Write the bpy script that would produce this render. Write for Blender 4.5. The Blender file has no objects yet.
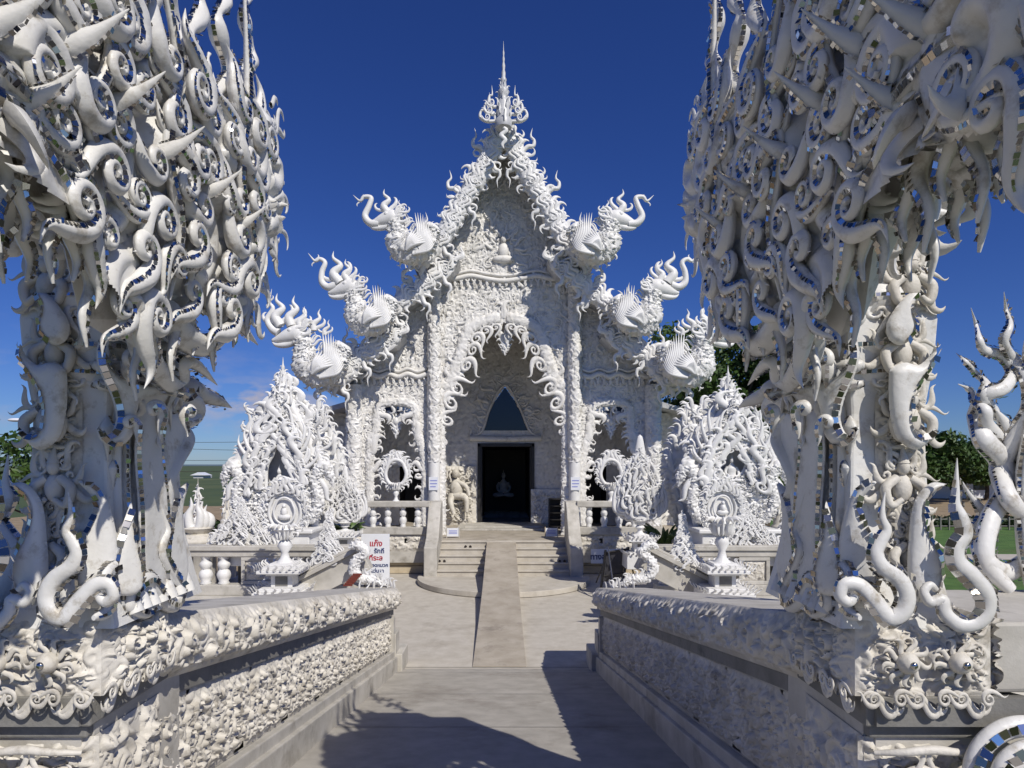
import bpy, math, random
import numpy as np
from mathutils import Vector, Matrix
R = math.radians
PI = math.pi
rng = np.random.default_rng(7)
random.seed(7)

# ------------------------------------------------------------------ camera, sky, sun, exposure
F, CX, CY, EYE = 650.0, 503.5, 465.0, 3.74
scene = bpy.context.scene
cam_d = bpy.data.cameras.new('camera')
cam = bpy.data.objects.new('camera', cam_d)
scene.collection.objects.link(cam)
cam.location = (0, 0, EYE)
cam.rotation_euler = (R(90), 0, 0)
cam_d.sensor_width = 36
cam_d.lens = F / 1024 * 36
cam_d.shift_x = (512 - CX) / 1024
cam_d.shift_y = (CY - 384) / 1024
cam_d.clip_start = 0.05
cam_d.clip_end = 6000
scene.camera = cam

SUN = Vector((0.56, -0.86, 1.0)).normalized()
SUN_EL = math.asin(SUN.z)
SUN_AZ = math.atan2(SUN.x, SUN.y)
w = bpy.data.worlds.new('World'); scene.world = w; w.use_nodes = True
nt = w.node_tree; nt.nodes.clear()
sky = nt.nodes.new('ShaderNodeTexSky'); sky.sky_type = 'NISHITA'
sky.sun_disc = False; sky.sun_elevation = SUN_EL; sky.sun_rotation = SUN_AZ
sky.altitude = 400; sky.air_density = 1.0; sky.dust_density = 0.15; sky.ozone_density = 6.0
tc = nt.nodes.new('ShaderNodeTexCoord')
mp = nt.nodes.new('ShaderNodeMapping'); mp.inputs['Scale'].default_value = (5, 5, 13)
ns = nt.nodes.new('ShaderNodeTexNoise'); ns.inputs['Scale'].default_value = 3.2; ns.inputs['Detail'].default_value = 7
cr = nt.nodes.new('ShaderNodeValToRGB'); cr.color_ramp.elements[0].position = .49; cr.color_ramp.elements[1].position = .72
sx = nt.nodes.new('ShaderNodeSeparateXYZ')
el = nt.nodes.new('ShaderNodeMapRange'); el.inputs[1].default_value = .20; el.inputs[2].default_value = .07
el2 = nt.nodes.new('ShaderNodeMapRange'); el2.inputs[1].default_value = .0; el2.inputs[2].default_value = .06
azm = nt.nodes.new('ShaderNodeMapRange'); azm.inputs[1].default_value = -.12; azm.inputs[2].default_value = -.35
m1 = nt.nodes.new('ShaderNodeMath'); m1.operation = 'MULTIPLY'
m2 = nt.nodes.new('ShaderNodeMath'); m2.operation = 'MULTIPLY'
m3 = nt.nodes.new('ShaderNodeMath'); m3.operation = 'MULTIPLY'
mix = nt.nodes.new('ShaderNodeMixRGB'); mix.inputs[2].default_value = (7.5, 6.9, 7.6, 1)
hsv = nt.nodes.new('ShaderNodeHueSaturation'); hsv.inputs['Saturation'].default_value = 1.06
hsv.inputs['Hue'].default_value = .512
bg = nt.nodes.new('ShaderNodeBackground'); bg.inputs[1].default_value = 0.062
wo = nt.nodes.new('ShaderNodeOutputWorld')
L = nt.links.new
L(tc.outputs['Generated'], mp.inputs[0]); L(mp.outputs[0], ns.inputs[0]); L(ns.outputs[0], cr.inputs[0])
L(tc.outputs['Generated'], sx.inputs[0]); L(sx.outputs[2], el.inputs[0]); L(sx.outputs[2], el2.inputs[0]); L(sx.outputs[0], azm.inputs[0])
L(cr.outputs[0], m1.inputs[0]); L(el.outputs[0], m1.inputs[1]); L(m1.outputs[0], m2.inputs[0]); L(el2.outputs[0], m2.inputs[1])
mp2 = nt.nodes.new('ShaderNodeMapping'); mp2.vector_type = 'POINT'; mp2.inputs['Location'].default_value = (.345 * 9, -.925 * 4, -.088 * 24); mp2.inputs['Scale'].default_value = (9, 4, 24)
vl = nt.nodes.new('ShaderNodeVectorMath'); vl.operation = 'LENGTH'
pm = nt.nodes.new('ShaderNodeMapRange'); pm.inputs[1].default_value = 1.0; pm.inputs[2].default_value = .25
cr2 = nt.nodes.new('ShaderNodeValToRGB'); cr2.color_ramp.elements[0].position = .40; cr2.color_ramp.elements[1].position = .56
m4 = nt.nodes.new('ShaderNodeMath'); m4.operation = 'MULTIPLY'; m5 = nt.nodes.new('ShaderNodeMath'); m5.operation = 'MAXIMUM'
L(tc.outputs['Generated'], mp2.inputs[0]); L(mp2.outputs[0], vl.inputs[0]); L(vl.outputs['Value'], pm.inputs[0]); L(ns.outputs[0], cr2.inputs[0])
L(pm.outputs[0], m4.inputs[0]); L(cr2.outputs[0], m4.inputs[1])
m2b = nt.nodes.new('ShaderNodeMath'); m2b.operation = 'MULTIPLY'; m2b.inputs[1].default_value = .35; L(m2.outputs[0], m2b.inputs[0])
L(m2b.outputs[0], m3.inputs[0]); L(azm.outputs[0], m3.inputs[1])
tint = nt.nodes.new('ShaderNodeMixRGB'); tint.blend_type = 'MULTIPLY'; tint.inputs[0].default_value = 1; tint.inputs[2].default_value = (.66, .87, 1.22, 1)
L(sky.outputs[0], tint.inputs[1]); L(tint.outputs[0], hsv.inputs['Color']); L(hsv.outputs[0], mix.inputs[1]); L(m3.outputs[0], m5.inputs[0]); L(m4.outputs[0], m5.inputs[1]); L(m5.outputs[0], mix.inputs[0])
L(mix.outputs[0], bg.inputs[0]); L(bg.outputs[0], wo.inputs[0])

sd = bpy.data.lights.new('sun', 'SUN'); sd.energy = 3.9; sd.angle = R(0.53); sd.color = (1.0, .95, .87)
so = bpy.data.objects.new('sun', sd); scene.collection.objects.link(so)
so.rotation_euler = SUN.to_track_quat('Z', 'Y').to_euler()
scene.view_settings.view_transform = 'Standard'; scene.view_settings.look = 'None'
scene.view_settings.exposure = 0.0; scene.view_settings.gamma = 1
scene.cycles.max_bounces = 6; scene.cycles.diffuse_bounces = 2; scene.cycles.glossy_bounces = 3

# ------------------------------------------------------------------ materials
def mat(name, c1, c2=None, scale=6, rough=.6, bump=0, bscale=40, metal=0, spec=.5, detail=6, bdist=.01, c3=None, s3=1.2, coat=0):
    m = bpy.data.materials.new(name); m.use_nodes = True
    t = m.node_tree; b = t.nodes['Principled BSDF']
    b.inputs['Roughness'].default_value = rough; b.inputs['Metallic'].default_value = metal
    b.inputs['Specular IOR Level'].default_value = spec
    b.inputs['Coat Weight'].default_value = coat
    co = t.nodes.new('ShaderNodeTexCoord')
    if c2 is None:
        b.inputs['Base Color'].default_value = (*c1, 1)
    else:
        n = t.nodes.new('ShaderNodeTexNoise'); n.inputs['Scale'].default_value = scale; n.inputs['Detail'].default_value = detail
        n.inputs['Roughness'].default_value = .62
        r = t.nodes.new('ShaderNodeValToRGB')
        r.color_ramp.elements[0].position = .35; r.color_ramp.elements[1].position = .65
        r.color_ramp.elements[0].color = (*c1, 1); r.color_ramp.elements[1].color = (*c2, 1)
        t.links.new(co.outputs['Object'], n.inputs[0]); t.links.new(n.outputs[0], r.inputs[0])
        out = r.outputs[0]
        if c3 is not None:
            n2 = t.nodes.new('ShaderNodeTexNoise'); n2.inputs['Scale'].default_value = s3; n2.inputs['Detail'].default_value = 9
            n2.inputs['Roughness'].default_value = .7
            r2 = t.nodes.new('ShaderNodeValToRGB'); r2.color_ramp.elements[0].position = .54; r2.color_ramp.elements[1].position = .70
            mx = t.nodes.new('ShaderNodeMixRGB'); mx.inputs[2].default_value = (*c3, 1)
            t.links.new(co.outputs['Object'], n2.inputs[0]); t.links.new(n2.outputs[0], r2.inputs[0])
            t.links.new(r2.outputs[0], mx.inputs[0]); t.links.new(out, mx.inputs[1]); out = mx.outputs[0]
        t.links.new(out, b.inputs['Base Color'])
    if bump:
        n = t.nodes.new('ShaderNodeTexNoise'); n.inputs['Scale'].default_value = bscale; n.inputs['Detail'].default_value = 5
        bp = t.nodes.new('ShaderNodeBump'); bp.inputs['Strength'].default_value = bump; bp.inputs['Distance'].default_value = bdist
        t.links.new(co.outputs['Object'], n.inputs[0]); t.links.new(n.outputs[0], bp.inputs['Height'])
        t.links.new(bp.outputs[0], b.inputs['Normal'])
    return m

M = {}
M['stucco'] = mat('white_stucco', (.74, .715, .66), (.84, .82, .78), 1.6, .55, .5, 26, bdist=.02, c3=(.47, .44, .38), s3=2.5)
M['enamel'] = mat('glossy_white_enamel', (.70, .68, .63), (.81, .795, .755), 3, .42, .45, 22, bdist=.008, c3=(.40, .355, .28), s3=7, coat=.12)
M['cream'] = mat('aged_white_carving', (.56, .52, .44), (.74, .70, .62), 3, .6, .5, 40, bdist=.008, c3=(.34, .30, .235), s3=5)
M['shrine'] = mat('bright_white_carving', (.75, .735, .70), (.84, .83, .80), 3, .5, .3, 40)
M['concrete'] = mat('worn_concrete', (.46, .42, .35), (.55, .51, .44), 3.5, .85, .35, 60, detail=9, bdist=.006, c3=(.37, .33, .27), s3=.9)
M['deck'] = mat('deck_concrete', (.36, .335, .29), (.47, .44, .385), 3.0, .85, .4, 70, detail=10, bdist=.006, c3=(.28, .25, .21), s3=.7)
M['rampmat'] = mat('brown_concrete', (.34, .295, .23), (.46, .41, .335), 1.7, .85, .4, 60, detail=9, bdist=.006, c3=(.27, .235, .19), s3=2.2)
M['stone'] = mat('smooth_pale_stone', (.42, .395, .34), (.58, .55, .49), 2.5, .7, .3, 50, bdist=.006, c3=(.30, .275, .23), s3=2)
M['darkstone'] = mat('dark_grey_stone', (.16, .155, .14), (.27, .26, .235), 3, .75, .3, 50, c3=(.10, .10, .095), s3=3)  # darker grey for recess band, pedestal neck, footing, joints and fence
M['tan'] = mat('tan_block', (.44, .36, .24), (.56, .47, .33), 3, .8, .3, 50)
M['glass'] = mat('dark_glass', (.012, .016, .03), rough=.08)
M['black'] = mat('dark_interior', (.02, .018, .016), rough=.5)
M['wood'] = mat('black_painted_wood', (.018, .017, .016), (.035, .032, .03), 20, .45)
M['blackboard'] = mat('grey_panel', (.05, .05, .06), (.07, .07, .08), 8, .5)
M['steel'] = mat('grey_steel', (.35, .35, .36), rough=.35, metal=.9)
M['signw'] = mat('white_board', (.78, .80, .84), (.82, .83, .86), 5, .35)
M['red'] = mat('red_lettering', (.45, .03, .05), rough=.5)
M['blue'] = mat('blue_lettering', (.03, .05, .16), rough=.5)
M['lilac'] = mat('lilac_print', (.25, .28, .62), rough=.5)
M['grass'] = mat('grass', (.055, .12, .022), (.10, .19, .04), 1.5, .9, .6, 60, bdist=.03, c3=(.10, .12, .04), s3=.2)
M['field'] = mat('rice_field', (.045, .075, .025), (.08, .11, .035), .05, .9, c3=(.14, .15, .06), s3=.02)
M['soil'] = mat('bare_soil', (.26, .19, .11), (.36, .28, .18), 1.5, .95, .6, 30, bdist=.03, c3=(.16, .13, .08), s3=.8)
M['asphalt'] = mat('asphalt', (.05, .05, .055), (.08, .08, .085), 3, .9)
M['leaf'] = mat('leaf_green', (.022, .055, .010), (.075, .13, .025), 1.3, .55, spec=.4)
M['leaf2'] = mat('leaf_bright', (.06, .12, .02), (.14, .20, .05), 4, .5)
M['hedge'] = mat('hedge_green', (.015, .035, .010), (.04, .07, .02), 2, .7)
M['bark'] = mat('bark', (.06, .045, .03), (.12, .09, .065), 8, .9, .6, 30)
M['hill'] = mat('haze_blue_hill', (.10, .15, .19), (.12, .17, .20), .01, 1)  # distance haze put into the hill colour as a blue tone
M['waterm'] = mat('pond_water', (.02, .035, .03), rough=.06)
M['roofm'] = mat('grey_white_tiles', (.45, .45, .46), (.6, .6, .6), 4, .4)
M['redtile'] = mat('rust_red', (.16, .03, .02), (.22, .05, .03), 20, .6)
M['rubber'] = mat('dark_rubber', (.03, .022, .02), rough=.6)
M['cart'] = mat('blue_car_paint', (.04, .06, .12), rough=.3)
def mirror_mat():
    m = bpy.data.materials.new('mirror_tiles'); m.use_nodes = True
    t = m.node_tree; b = t.nodes['Principled BSDF']
    b.inputs['Metallic'].default_value = 1; b.inputs['Roughness'].default_value = .13
    g = t.nodes.new('ShaderNodeNewGeometry'); r = t.nodes.new('ShaderNodeValToRGB')
    r.color_ramp.elements[0].color = (.16, .15, .14, 1); r.color_ramp.elements[1].color = (.84, .85, .86, 1); e_ = r.color_ramp.elements.new(.45); e_.color = (.42, .39, .34, 1)
    t.links.new(g.outputs['Random Per Island'], r.inputs[0]); t.links.new(r.outputs[0], b.inputs['Base Color'])
    return m
M['mirror'] = mirror_mat()

# ------------------------------------------------------------------ mesh builder
class MB:
    def __init__(s): s.v = []; s.q = []; s.t = []; s.n = 0; s.ng = []
    def add(s, V, Q=None, T=None):
        V = np.asarray(V, dtype=np.float64).reshape(-1, 3)
        if Q is not None and len(Q): s.q.append(np.asarray(Q, dtype=np.int64) + s.n)
        if T is not None and len(T): s.t.append(np.asarray(T, dtype=np.int64) + s.n)
        s.v.append(V); s.n += len(V)
    def ngon(s, V, loops):
        for l in loops: s.ng.append([i + s.n for i in l])
        s.v.append(np.asarray(V, dtype=np.float64).reshape(-1, 3)); s.n += len(V)
    def build(s, name, m, parent=None, smooth=True, bevel=0, mx=None):
        V = np.concatenate(s.v) if s.v else np.zeros((0, 3))
        flip = False
        if mx is not None:                 # mirrored twin across the plane x = mx
            V = V.copy(); V[:, 0] = 2 * mx - V[:, 0]; flip = True
        lo, st, tot = [], [], []
        c = 0
        for arr, k in ((s.q, 4), (s.t, 3)):
            if arr:
                A = np.concatenate(arr)
                if flip: A = A[:, ::-1]
                lo.append(A.ravel()); n = len(A)
                st.append(c + np.arange(n) * k); tot.append(np.full(n, k)); c += n * k
        for g in s.ng:
            g2 = g[::-1] if flip else g
            lo.append(np.array(g2)); st.append(np.array([c])); tot.append(np.array([len(g2)])); c += len(g2)
        me = bpy.data.meshes.new(name)
        me.vertices.add(len(V)); me.vertices.foreach_set('co', V.ravel())
        if c:
            lo = np.concatenate(lo); st = np.concatenate(st); tot = np.concatenate(tot)
            me.loops.add(len(lo)); me.loops.foreach_set('vertex_index', lo.astype(np.int32))
            me.polygons.add(len(st)); me.polygons.foreach_set('loop_start', st.astype(np.int32))
            me.polygons.foreach_set('loop_total', tot.astype(np.int32))
            me.polygons.foreach_set('use_smooth', np.full(len(st), smooth))
        me.update(calc_edges=True); me.validate()
        if smooth: me.set_sharp_from_angle(angle=R(72))
        me.materials.append(M[m] if isinstance(m, str) else m)
        o = bpy.data.objects.new(name, me); scene.collection.objects.link(o)
        if parent is not None: o.parent = parent; o.matrix_parent_inverse = Matrix.Translation(-parent.location)
        if bevel:
            b = o.modifiers.new('bevel', 'BEVEL'); b.width = bevel; b.segments = 2; b.limit_method = 'ANGLE'
        return o

def thing(name, label, cat, loc=(0, 0, 0), group=None):
    o = bpy.data.objects.new(name, None); scene.collection.objects.link(o)
    o.location = loc; o.empty_display_size = .2
    o['label'] = label; o['category'] = cat
    if group: o['group'] = group
    return o
def tag(o, label, cat, group=None):
    o['label'] = label; o['category'] = cat
    if group: o['group'] = group
    return o
def struct(o, kind='structure'):
    o['kind'] = kind; return o

def P(px, py, Y):
    return np.array([(px - CX) * Y / F, Y, EYE - (py - CY) * Y / F])
def SP(px, py, X):                      # point of a plane of constant X
    Y = X * F / (px - CX); return np.array([X, Y, EYE - (py - CY) * Y / F])

def box(mb, x0, x1, y0, y1, z0, z1):
    V = [(x, y, z) for z in (z0, z1) for y in (y0, y1) for x in (x0, x1)]
    mb.add(V, [(0, 2, 3, 1), (4, 5, 7, 6), (0, 1, 5, 4), (2, 6, 7, 3), (0, 4, 6, 2), (1, 3, 7, 5)])
def prism(mb, poly, O, U, V, D):        # polygon in the plane (U, V), extruded along D
    O, U, V, D = map(lambda a: np.asarray(a, float), (O, U, V, D))
    A = [O + U * p[0] + V * p[1] for p in poly]; B = [a + D for a in A]; n = len(poly)
    sides = [[i, (i + 1) % n, n + (i + 1) % n, n + i] for i in range(n)]
    mb.ngon(A + B, [list(range(n))[::-1], list(range(n, 2 * n))] + sides)
def smooth_line(pts, sub=6):
    p = np.asarray(pts, float)
    if len(p) < 3: 
        t = np.linspace(0, 1, sub + 1)[:, None]; return p[0] * (1 - t) + p[-1] * t
    q = np.vstack([2 * p[0] - p[1], p, 2 * p[-1] - p[-2]]); out = []
    for i in range(1, len(q) - 2):
        t = (np.arange(sub) / sub)[:, None]
        a, b, c, d = q[i - 1], q[i], q[i + 1], q[i + 2]
        out.append(.5 * ((2 * b) + (c - a) * t + (2 * a - 5 * b + 4 * c - d) * t ** 2 + (-a + 3 * b - 3 * c + d) * t ** 3))
    out.append(q[-2][None]); return np.vstack(out)
def frames(C, up):
    T = np.gradient(C, axis=0); T /= np.linalg.norm(T, axis=1)[:, None] + 1e-12
    B = np.tile(np.asarray(up, float), (len(C), 1)); B = B - (B * T).sum(1)[:, None] * T
    B /= np.linalg.norm(B, axis=1)[:, None] + 1e-12
    return T, np.cross(T, B), B
def tube(mb, pts, rad, up=(0, 1, 0), n=8, sub=6, flat=1.0, raw=False, lens=False):
    if raw: C = np.asarray(pts, float); r = np.asarray(rad, float)
    else:
        C = smooth_line(pts, sub); r = smooth_line(np.asarray(rad, float)[:, None] * np.ones((1, 3)), sub)[:, 0]
    r = np.maximum(r, 1e-4)
    T, N, B = frames(C, up)
    a = np.arange(n) / n * 2 * PI; sn = np.sign(np.sin(a)) * np.sin(a) ** 2 if lens else np.sin(a)
    V = C[:, None] + (N[:, None] * np.cos(a)[None, :, None] + B[:, None] * (sn * flat)[None, :, None]) * r[:, None, None]
    m = len(C); i = np.arange(m - 1)[:, None] * n; j = np.arange(n)[None]; j2 = (j + 1) % n
    Q = np.stack([i + j, i + j2, i + n + j2, i + n + j], -1).reshape(-1, 4)
    V = np.vstack([V.reshape(-1, 3), C[0], C[-1]])
    jj = np.arange(n)
    T1 = np.stack([(jj + 1) % n, jj, np.full(n, m * n)], 1); T2 = np.stack([(m - 1) * n + jj, (m - 1) * n + (jj + 1) % n, np.full(n, m * n + 1)], 1)
    mb.add(V, Q, np.vstack([T1, T2])); return C, r, T, N, B
def tiles(mb, C, Wd, Nn, width, gap=.14, jit=.20, size=None, taper=True):
    # a row of small square mirrors following C; Wd = width direction, Nn = outward direction
    d = np.r_[0, np.cumsum(np.linalg.norm(np.diff(C, axis=0), axis=1))]
    size = size or width
    k = max(2, int(d[-1] / size)); s = (np.arange(k + 1)) / k * d[-1]
    def ip(A, x): return np.stack([np.interp(x, d, A[:, q]) for q in range(3)], 1)
    a = ip(C, s[:-1] + gap * .5 * size); b = ip(C, s[1:] - gap * .5 * size); W1 = ip(Wd, s[:-1]); W2 = ip(Wd, s[1:]); Nm = ip(Nn, (s[1:] + s[:-1]) / 2)
    wf = np.full(k, width)
    if taper: wf = width * np.minimum(1, .35 + 3 * np.minimum(np.arange(k) + .5, k - np.arange(k) - .5) / k)
    wf = wf[:, None] / 2
    j1 = rng.normal(0, jit, (k, 1)) * size * .5; j2 = rng.normal(0, jit, (k, 1)) * size * .5
    base = np.abs(j1) + np.abs(j2)
    q = np.stack([a - W1 * wf + Nm * (base + j1 + j2), b - W2 * wf + Nm * (base - j1 + j2), b + W2 * wf + Nm * (base - j1 - j2), a + W1 * wf + Nm * (base + j1 - j2)], 1)
    mb.add(q.reshape(-1, 3), np.arange(k * 4).reshape(-1, 4))
def tube_tiles(mb, C, r, N, B, phi, width, lift=.004, a=0., b=1., flat=1., **kw):
    i0, i1 = int(a * (len(C) - 1)), int(b * (len(C) - 1)) + 1
    c, s = math.cos(phi), math.sin(phi)
    out = N * c + B * s * flat; nn = N * c * flat + B * s; nn /= np.linalg.norm(nn, axis=1)[:, None]
    wd = -N * s + B * c * flat; wd /= np.linalg.norm(wd, axis=1)[:, None]
    tiles(mb, (C + out * r[:, None] + nn * lift)[i0:i1], wd[i0:i1], nn[i0:i1], width, **kw)
def lathe(mb, prof, c=(0, 0, 0), n=20, sc=1, wob=0, lobes=0):
    prof = np.asarray(prof, float); a = np.arange(n) / n * 2 * PI; m = len(prof)
    k = 1 + wob * np.cos(a * lobes) if lobes else np.ones(n)
    V = np.stack([prof[:, 0][:, None] * np.cos(a) * k, prof[:, 0][:, None] * np.sin(a) * k, np.repeat(prof[:, 1][:, None], n, 1)], -1) * sc + np.asarray(c)
    i = np.arange(m - 1)[:, None] * n; j = np.arange(n)[None]; j2 = (j + 1) % n
    Q = np.stack([i + j, i + j2, i + n + j2, i + n + j], -1).reshape(-1, 4)
    mb.add(V.reshape(-1, 3), Q)
    mb.ngon(V[0], [list(range(n))[::-1]]); mb.ngon(V[-1], [list(range(n))])
def ball(mb, c, r, n=12, m=8):
    c = np.asarray(c, float); r = np.ones(3) * r
    t = np.linspace(0, PI, m + 1); a = np.arange(n) / n * 2 * PI
    V = np.stack([np.sin(t)[:, None] * np.cos(a), np.sin(t)[:, None] * np.sin(a), np.repeat(np.cos(t)[:, None], n, 1)], -1) * r + c
    i = np.arange(m)[:, None] * n; j = np.arange(n)[None]; j2 = (j + 1) % n
    mb.add(V.reshape(-1, 3), np.stack([i + j, i + n + j, i + n + j2, i + j2], -1).reshape(-1, 4))

# ------------------------------------------------------------------ carved relief: a tileable height map of scrolls and flames
def make_tile(seed, N=320, n=150, r0=14, r1=34):
    g = np.random.default_rng(seed); H = np.zeros((N, N))
    sizes = np.sort(g.uniform(r0, r1, n))[::-1]
    for k, Rr in enumerate(sizes):
        cx, cy = g.uniform(0, N, 2); ang = g.uniform(0, 2 * PI); hand = g.choice([-1, 1]); W = int(Rr * 1.9)
        ix = np.arange(-W, W + 1); X, Y = np.meshgrid(ix, ix)
        x = X * math.cos(ang) + Y * math.sin(ang); y = -X * math.sin(ang) + Y * math.cos(ang)
        r = np.hypot(x, y); th = np.arctan2(y, x)
        sp = (.5 + .5 * np.cos(th * hand - 2 * PI * 1.35 * r / Rr)) ** .8
        dome = np.clip(1 - (r / Rr) ** 2, 0, 1) ** .45
        h1 = np.where(r < Rr, (.25 + .75 * sp) * dome, 0)
        t = x / (Rr * 1.8); yy = y - hand * Rr * .45 * np.sin(t * 2.6) + hand * Rr * .5 * (t > 0) * (1 - t)
        wd = Rr * .5 * np.clip(1 - t, 0, 1) ** .8 * (t > .0)
        h2 = np.where((wd > .5) & (np.abs(yy) < wd), np.clip(1 - (yy / np.maximum(wd, .5)) ** 2, 0, 1) ** .5 * (.55 + .2 * (1 - t)), 0)
        h = np.maximum(h1, h2) * (.55 + .45 * g.uniform())
        I = np.ix_((int(cy) + ix) % N, (int(cx) + ix) % N)
        H[I] = np.where(h > .12, np.maximum(h, H[I] * .55), H[I])
    return H
TILE = make_tile(3)
TILE2 = make_tile(5, 320, 260, 9, 20)
TILE3 = make_tile(9, 384, 46, 34, 70)
TILE4 = make_tile(12, 384, 26, 60, 105)
def sample(tile, u, v):
    N = tile.shape[0]; x = (u % 1) * N; y = (v % 1) * N
    x0 = np.floor(x).astype(int); y0 = np.floor(y).astype(int); fx = x - x0; fy = y - y0
    x0 %= N; y0 %= N; x1 = (x0 + 1) % N; y1 = (y0 + 1) % N
    return (tile[y0, x0] * (1 - fx) + tile[y0, x1] * fx) * (1 - fy) + (tile[y1, x0] * (1 - fx) + tile[y1, x1] * fx) * fy
def inpoly(poly, X, Y):
    ins = np.zeros(X.shape, bool); n = len(poly)
    for i in range(n):
        x1, y1 = poly[i]; x2, y2 = poly[(i + 1) % n]
        if y1 == y2: continue
        c = ((y1 > Y) != (y2 > Y)) & (X < (x2 - x1) * (Y - y1) / (y2 - y1) + x1); ins ^= c
    return ins
def relief(mb, O, U, V, res, amp, scale=1.5, tile=TILE, off=(0, 0), Nn=None, keep=None, edge=True, fn=None):
    # rectangle O + u*U + v*V (metres), carved outward; keep(u, v) -> bool mask of cells
    O, U, V = map(lambda a: np.asarray(a, float), (O, U, V))
    lu, lv = np.linalg.norm(U), np.linalg.norm(V)
    nu, nv = max(2, int(lu / res)), max(2, int(lv / res))
    u, v = np.meshgrid(np.linspace(0, 1, nu + 1), np.linspace(0, 1, nv + 1))
    if Nn is None: Nn = np.cross(U, V); Nn /= np.linalg.norm(Nn)
    h = sample(tile, u * lu / scale + off[0], v * lv / scale + off[1]) * amp
    if edge:
        e = np.minimum(np.minimum(u, 1 - u) * lu, np.minimum(v, 1 - v) * lv); h = h * np.clip(e / (amp + 1e-6), 0, 1)
    Pp = O + u[..., None] * U + v[..., None] * V + h[..., None] * np.asarray(Nn)
    if fn is not None: Pp = fn(Pp, u, v)
    j, i = np.meshgrid(np.arange(nu), np.arange(nv)); a = i * (nu + 1) + j
    Q = np.stack([a, a + 1, a + nu + 2, a + nu + 1], -1)
    if keep is not None:
        uc = (j + .5) / nu * lu; vc = (i + .5) / nv * lv; Q = Q[keep(uc, vc)]
    mb.add(Pp.reshape(-1, 3), Q.reshape(-1, 4))

def rtube(mb, pts, rad, up=(0, 1, 0), n=36, step=.045, flat=.8, tile=TILE, ts=1.2, amp=.06, off=0.):
    C = smooth_line(pts, 40); r = smooth_line(np.asarray(rad, float)[:, None] * np.ones((1, 3)), 40)[:, 0]
    d = np.r_[0, np.cumsum(np.linalg.norm(np.diff(C, axis=0), axis=1))]; k = max(8, int(d[-1] / step)); q = np.linspace(0, d[-1], k)
    C = np.stack([np.interp(q, d, C[:, a]) for a in range(3)], 1); r = np.maximum(np.interp(q, d, r), 1e-3)
    T, N, B = frames(C, up); a = np.arange(n) / n * 2 * PI
    per = max(1, round(2 * PI * r.mean() / ts)); A, Q_ = np.meshgrid(a, q)
    h = sample(tile, A / (2 * PI) * per + off, Q_ / ts + off) * amp * np.minimum(1, r / (r.max() * .5))[:, None]
    e = np.minimum(q, d[-1] - q); h *= np.clip(e / .1, 0, 1)[:, None]
    V = C[:, None] + (N[:, None] * np.cos(a)[None, :, None] + B[:, None] * (np.sin(a) * flat)[None, :, None]) * (r[:, None] + h)[..., None]
    i = np.arange(k - 1)[:, None] * n; j = np.arange(n)[None]; j2 = (j + 1) % n
    mb.add(V.reshape(-1, 3), np.stack([i + j, i + j2, i + n + j2, i + n + j], -1).reshape(-1, 4))
    mb.ngon(V[0], [list(range(n))[::-1]]); mb.ngon(V[-1], [list(range(n))]); return C, r, T, N, B
class Plane:                            # a plane in the scene; px() finds where a sight line meets it
    def __init__(s, pt, nrm):
        s.p = np.asarray(pt, float); s.n = np.asarray(nrm, float); s.n /= np.linalg.norm(s.n)
        s.u = np.cross((0, 0, 1.), s.n); s.u /= np.linalg.norm(s.u); s.v = np.cross(s.n, s.u)
    def px(s, a, b):
        d = np.array([(a - CX) / F, 1., -(b - CY) / F]); o = np.array([0, 0, EYE]); k = ((s.p - o) @ s.n) / (d @ s.n); return o + d * k
    def uv(s, q): q = np.asarray(q) - s.p; return np.array([q @ s.u, q @ s.v])
    def w(s, uv, h=0): uv = np.asarray(uv); return s.p + uv[..., :1] * s.u + uv[..., 1:2] * s.v + np.asarray(h)[..., None] * s.n
def plate(mb, pl, outline, T=.035, rim=.045, res=.007, sub=5, back=True, dish=0.):
    """pillow-shaped plate: outline in plane coordinates, inflated by the distance to its edge"""
    o = smooth_line(np.vstack([outline, outline[:1]]), sub)[:-1]
    lo, hi = o.min(0) - res, o.max(0) + res; nx, ny = int((hi[0] - lo[0]) / res) + 2, int((hi[1] - lo[1]) / res) + 2
    X, Y = np.meshgrid(lo[0] + np.arange(nx) * res, lo[1] + np.arange(ny) * res)
    G = np.stack([X.ravel(), Y.ravel()], 1); a = o; b = np.roll(o, -1, 0); best = np.full(len(G), 9e9); near = G.copy()
    for i in range(len(a)):
        e = b[i] - a[i]; L2 = e @ e + 1e-12; t = np.clip(((G - a[i]) @ e) / L2, 0, 1); q = a[i] + t[:, None] * e; d = np.hypot(*(G - q).T); m = d < best; best[m] = d[m]; near[m] = q[m]
    ins = inpoly([tuple(q) for q in o], G[:, 0], G[:, 1]); t = np.clip(best / rim, 0, 1); h = np.where(ins, T * np.sqrt(1 - (1 - t) ** 2), 0) - dish * np.clip(best / rim - 1, 0, 2) * ins
    Pq = np.where(ins[:, None], G, near)
    snap = ins & (best < res * .35); Pq[snap] = near[snap]; h[snap] = 0
    j, i = np.meshgrid(np.arange(nx - 1), np.arange(ny - 1)); c = (i * nx + j).ravel(); Q = np.stack([c, c + 1, c + nx + 1, c + nx], 1)
    Q = Q[ins[Q].any(1)]
    # drop far outside corners that would fold over
    mb.add(pl.w(Pq, h), Q)
    if back: mb.add(pl.w(Pq, -h * .9), Q[:, ::-1])
    return o
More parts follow.
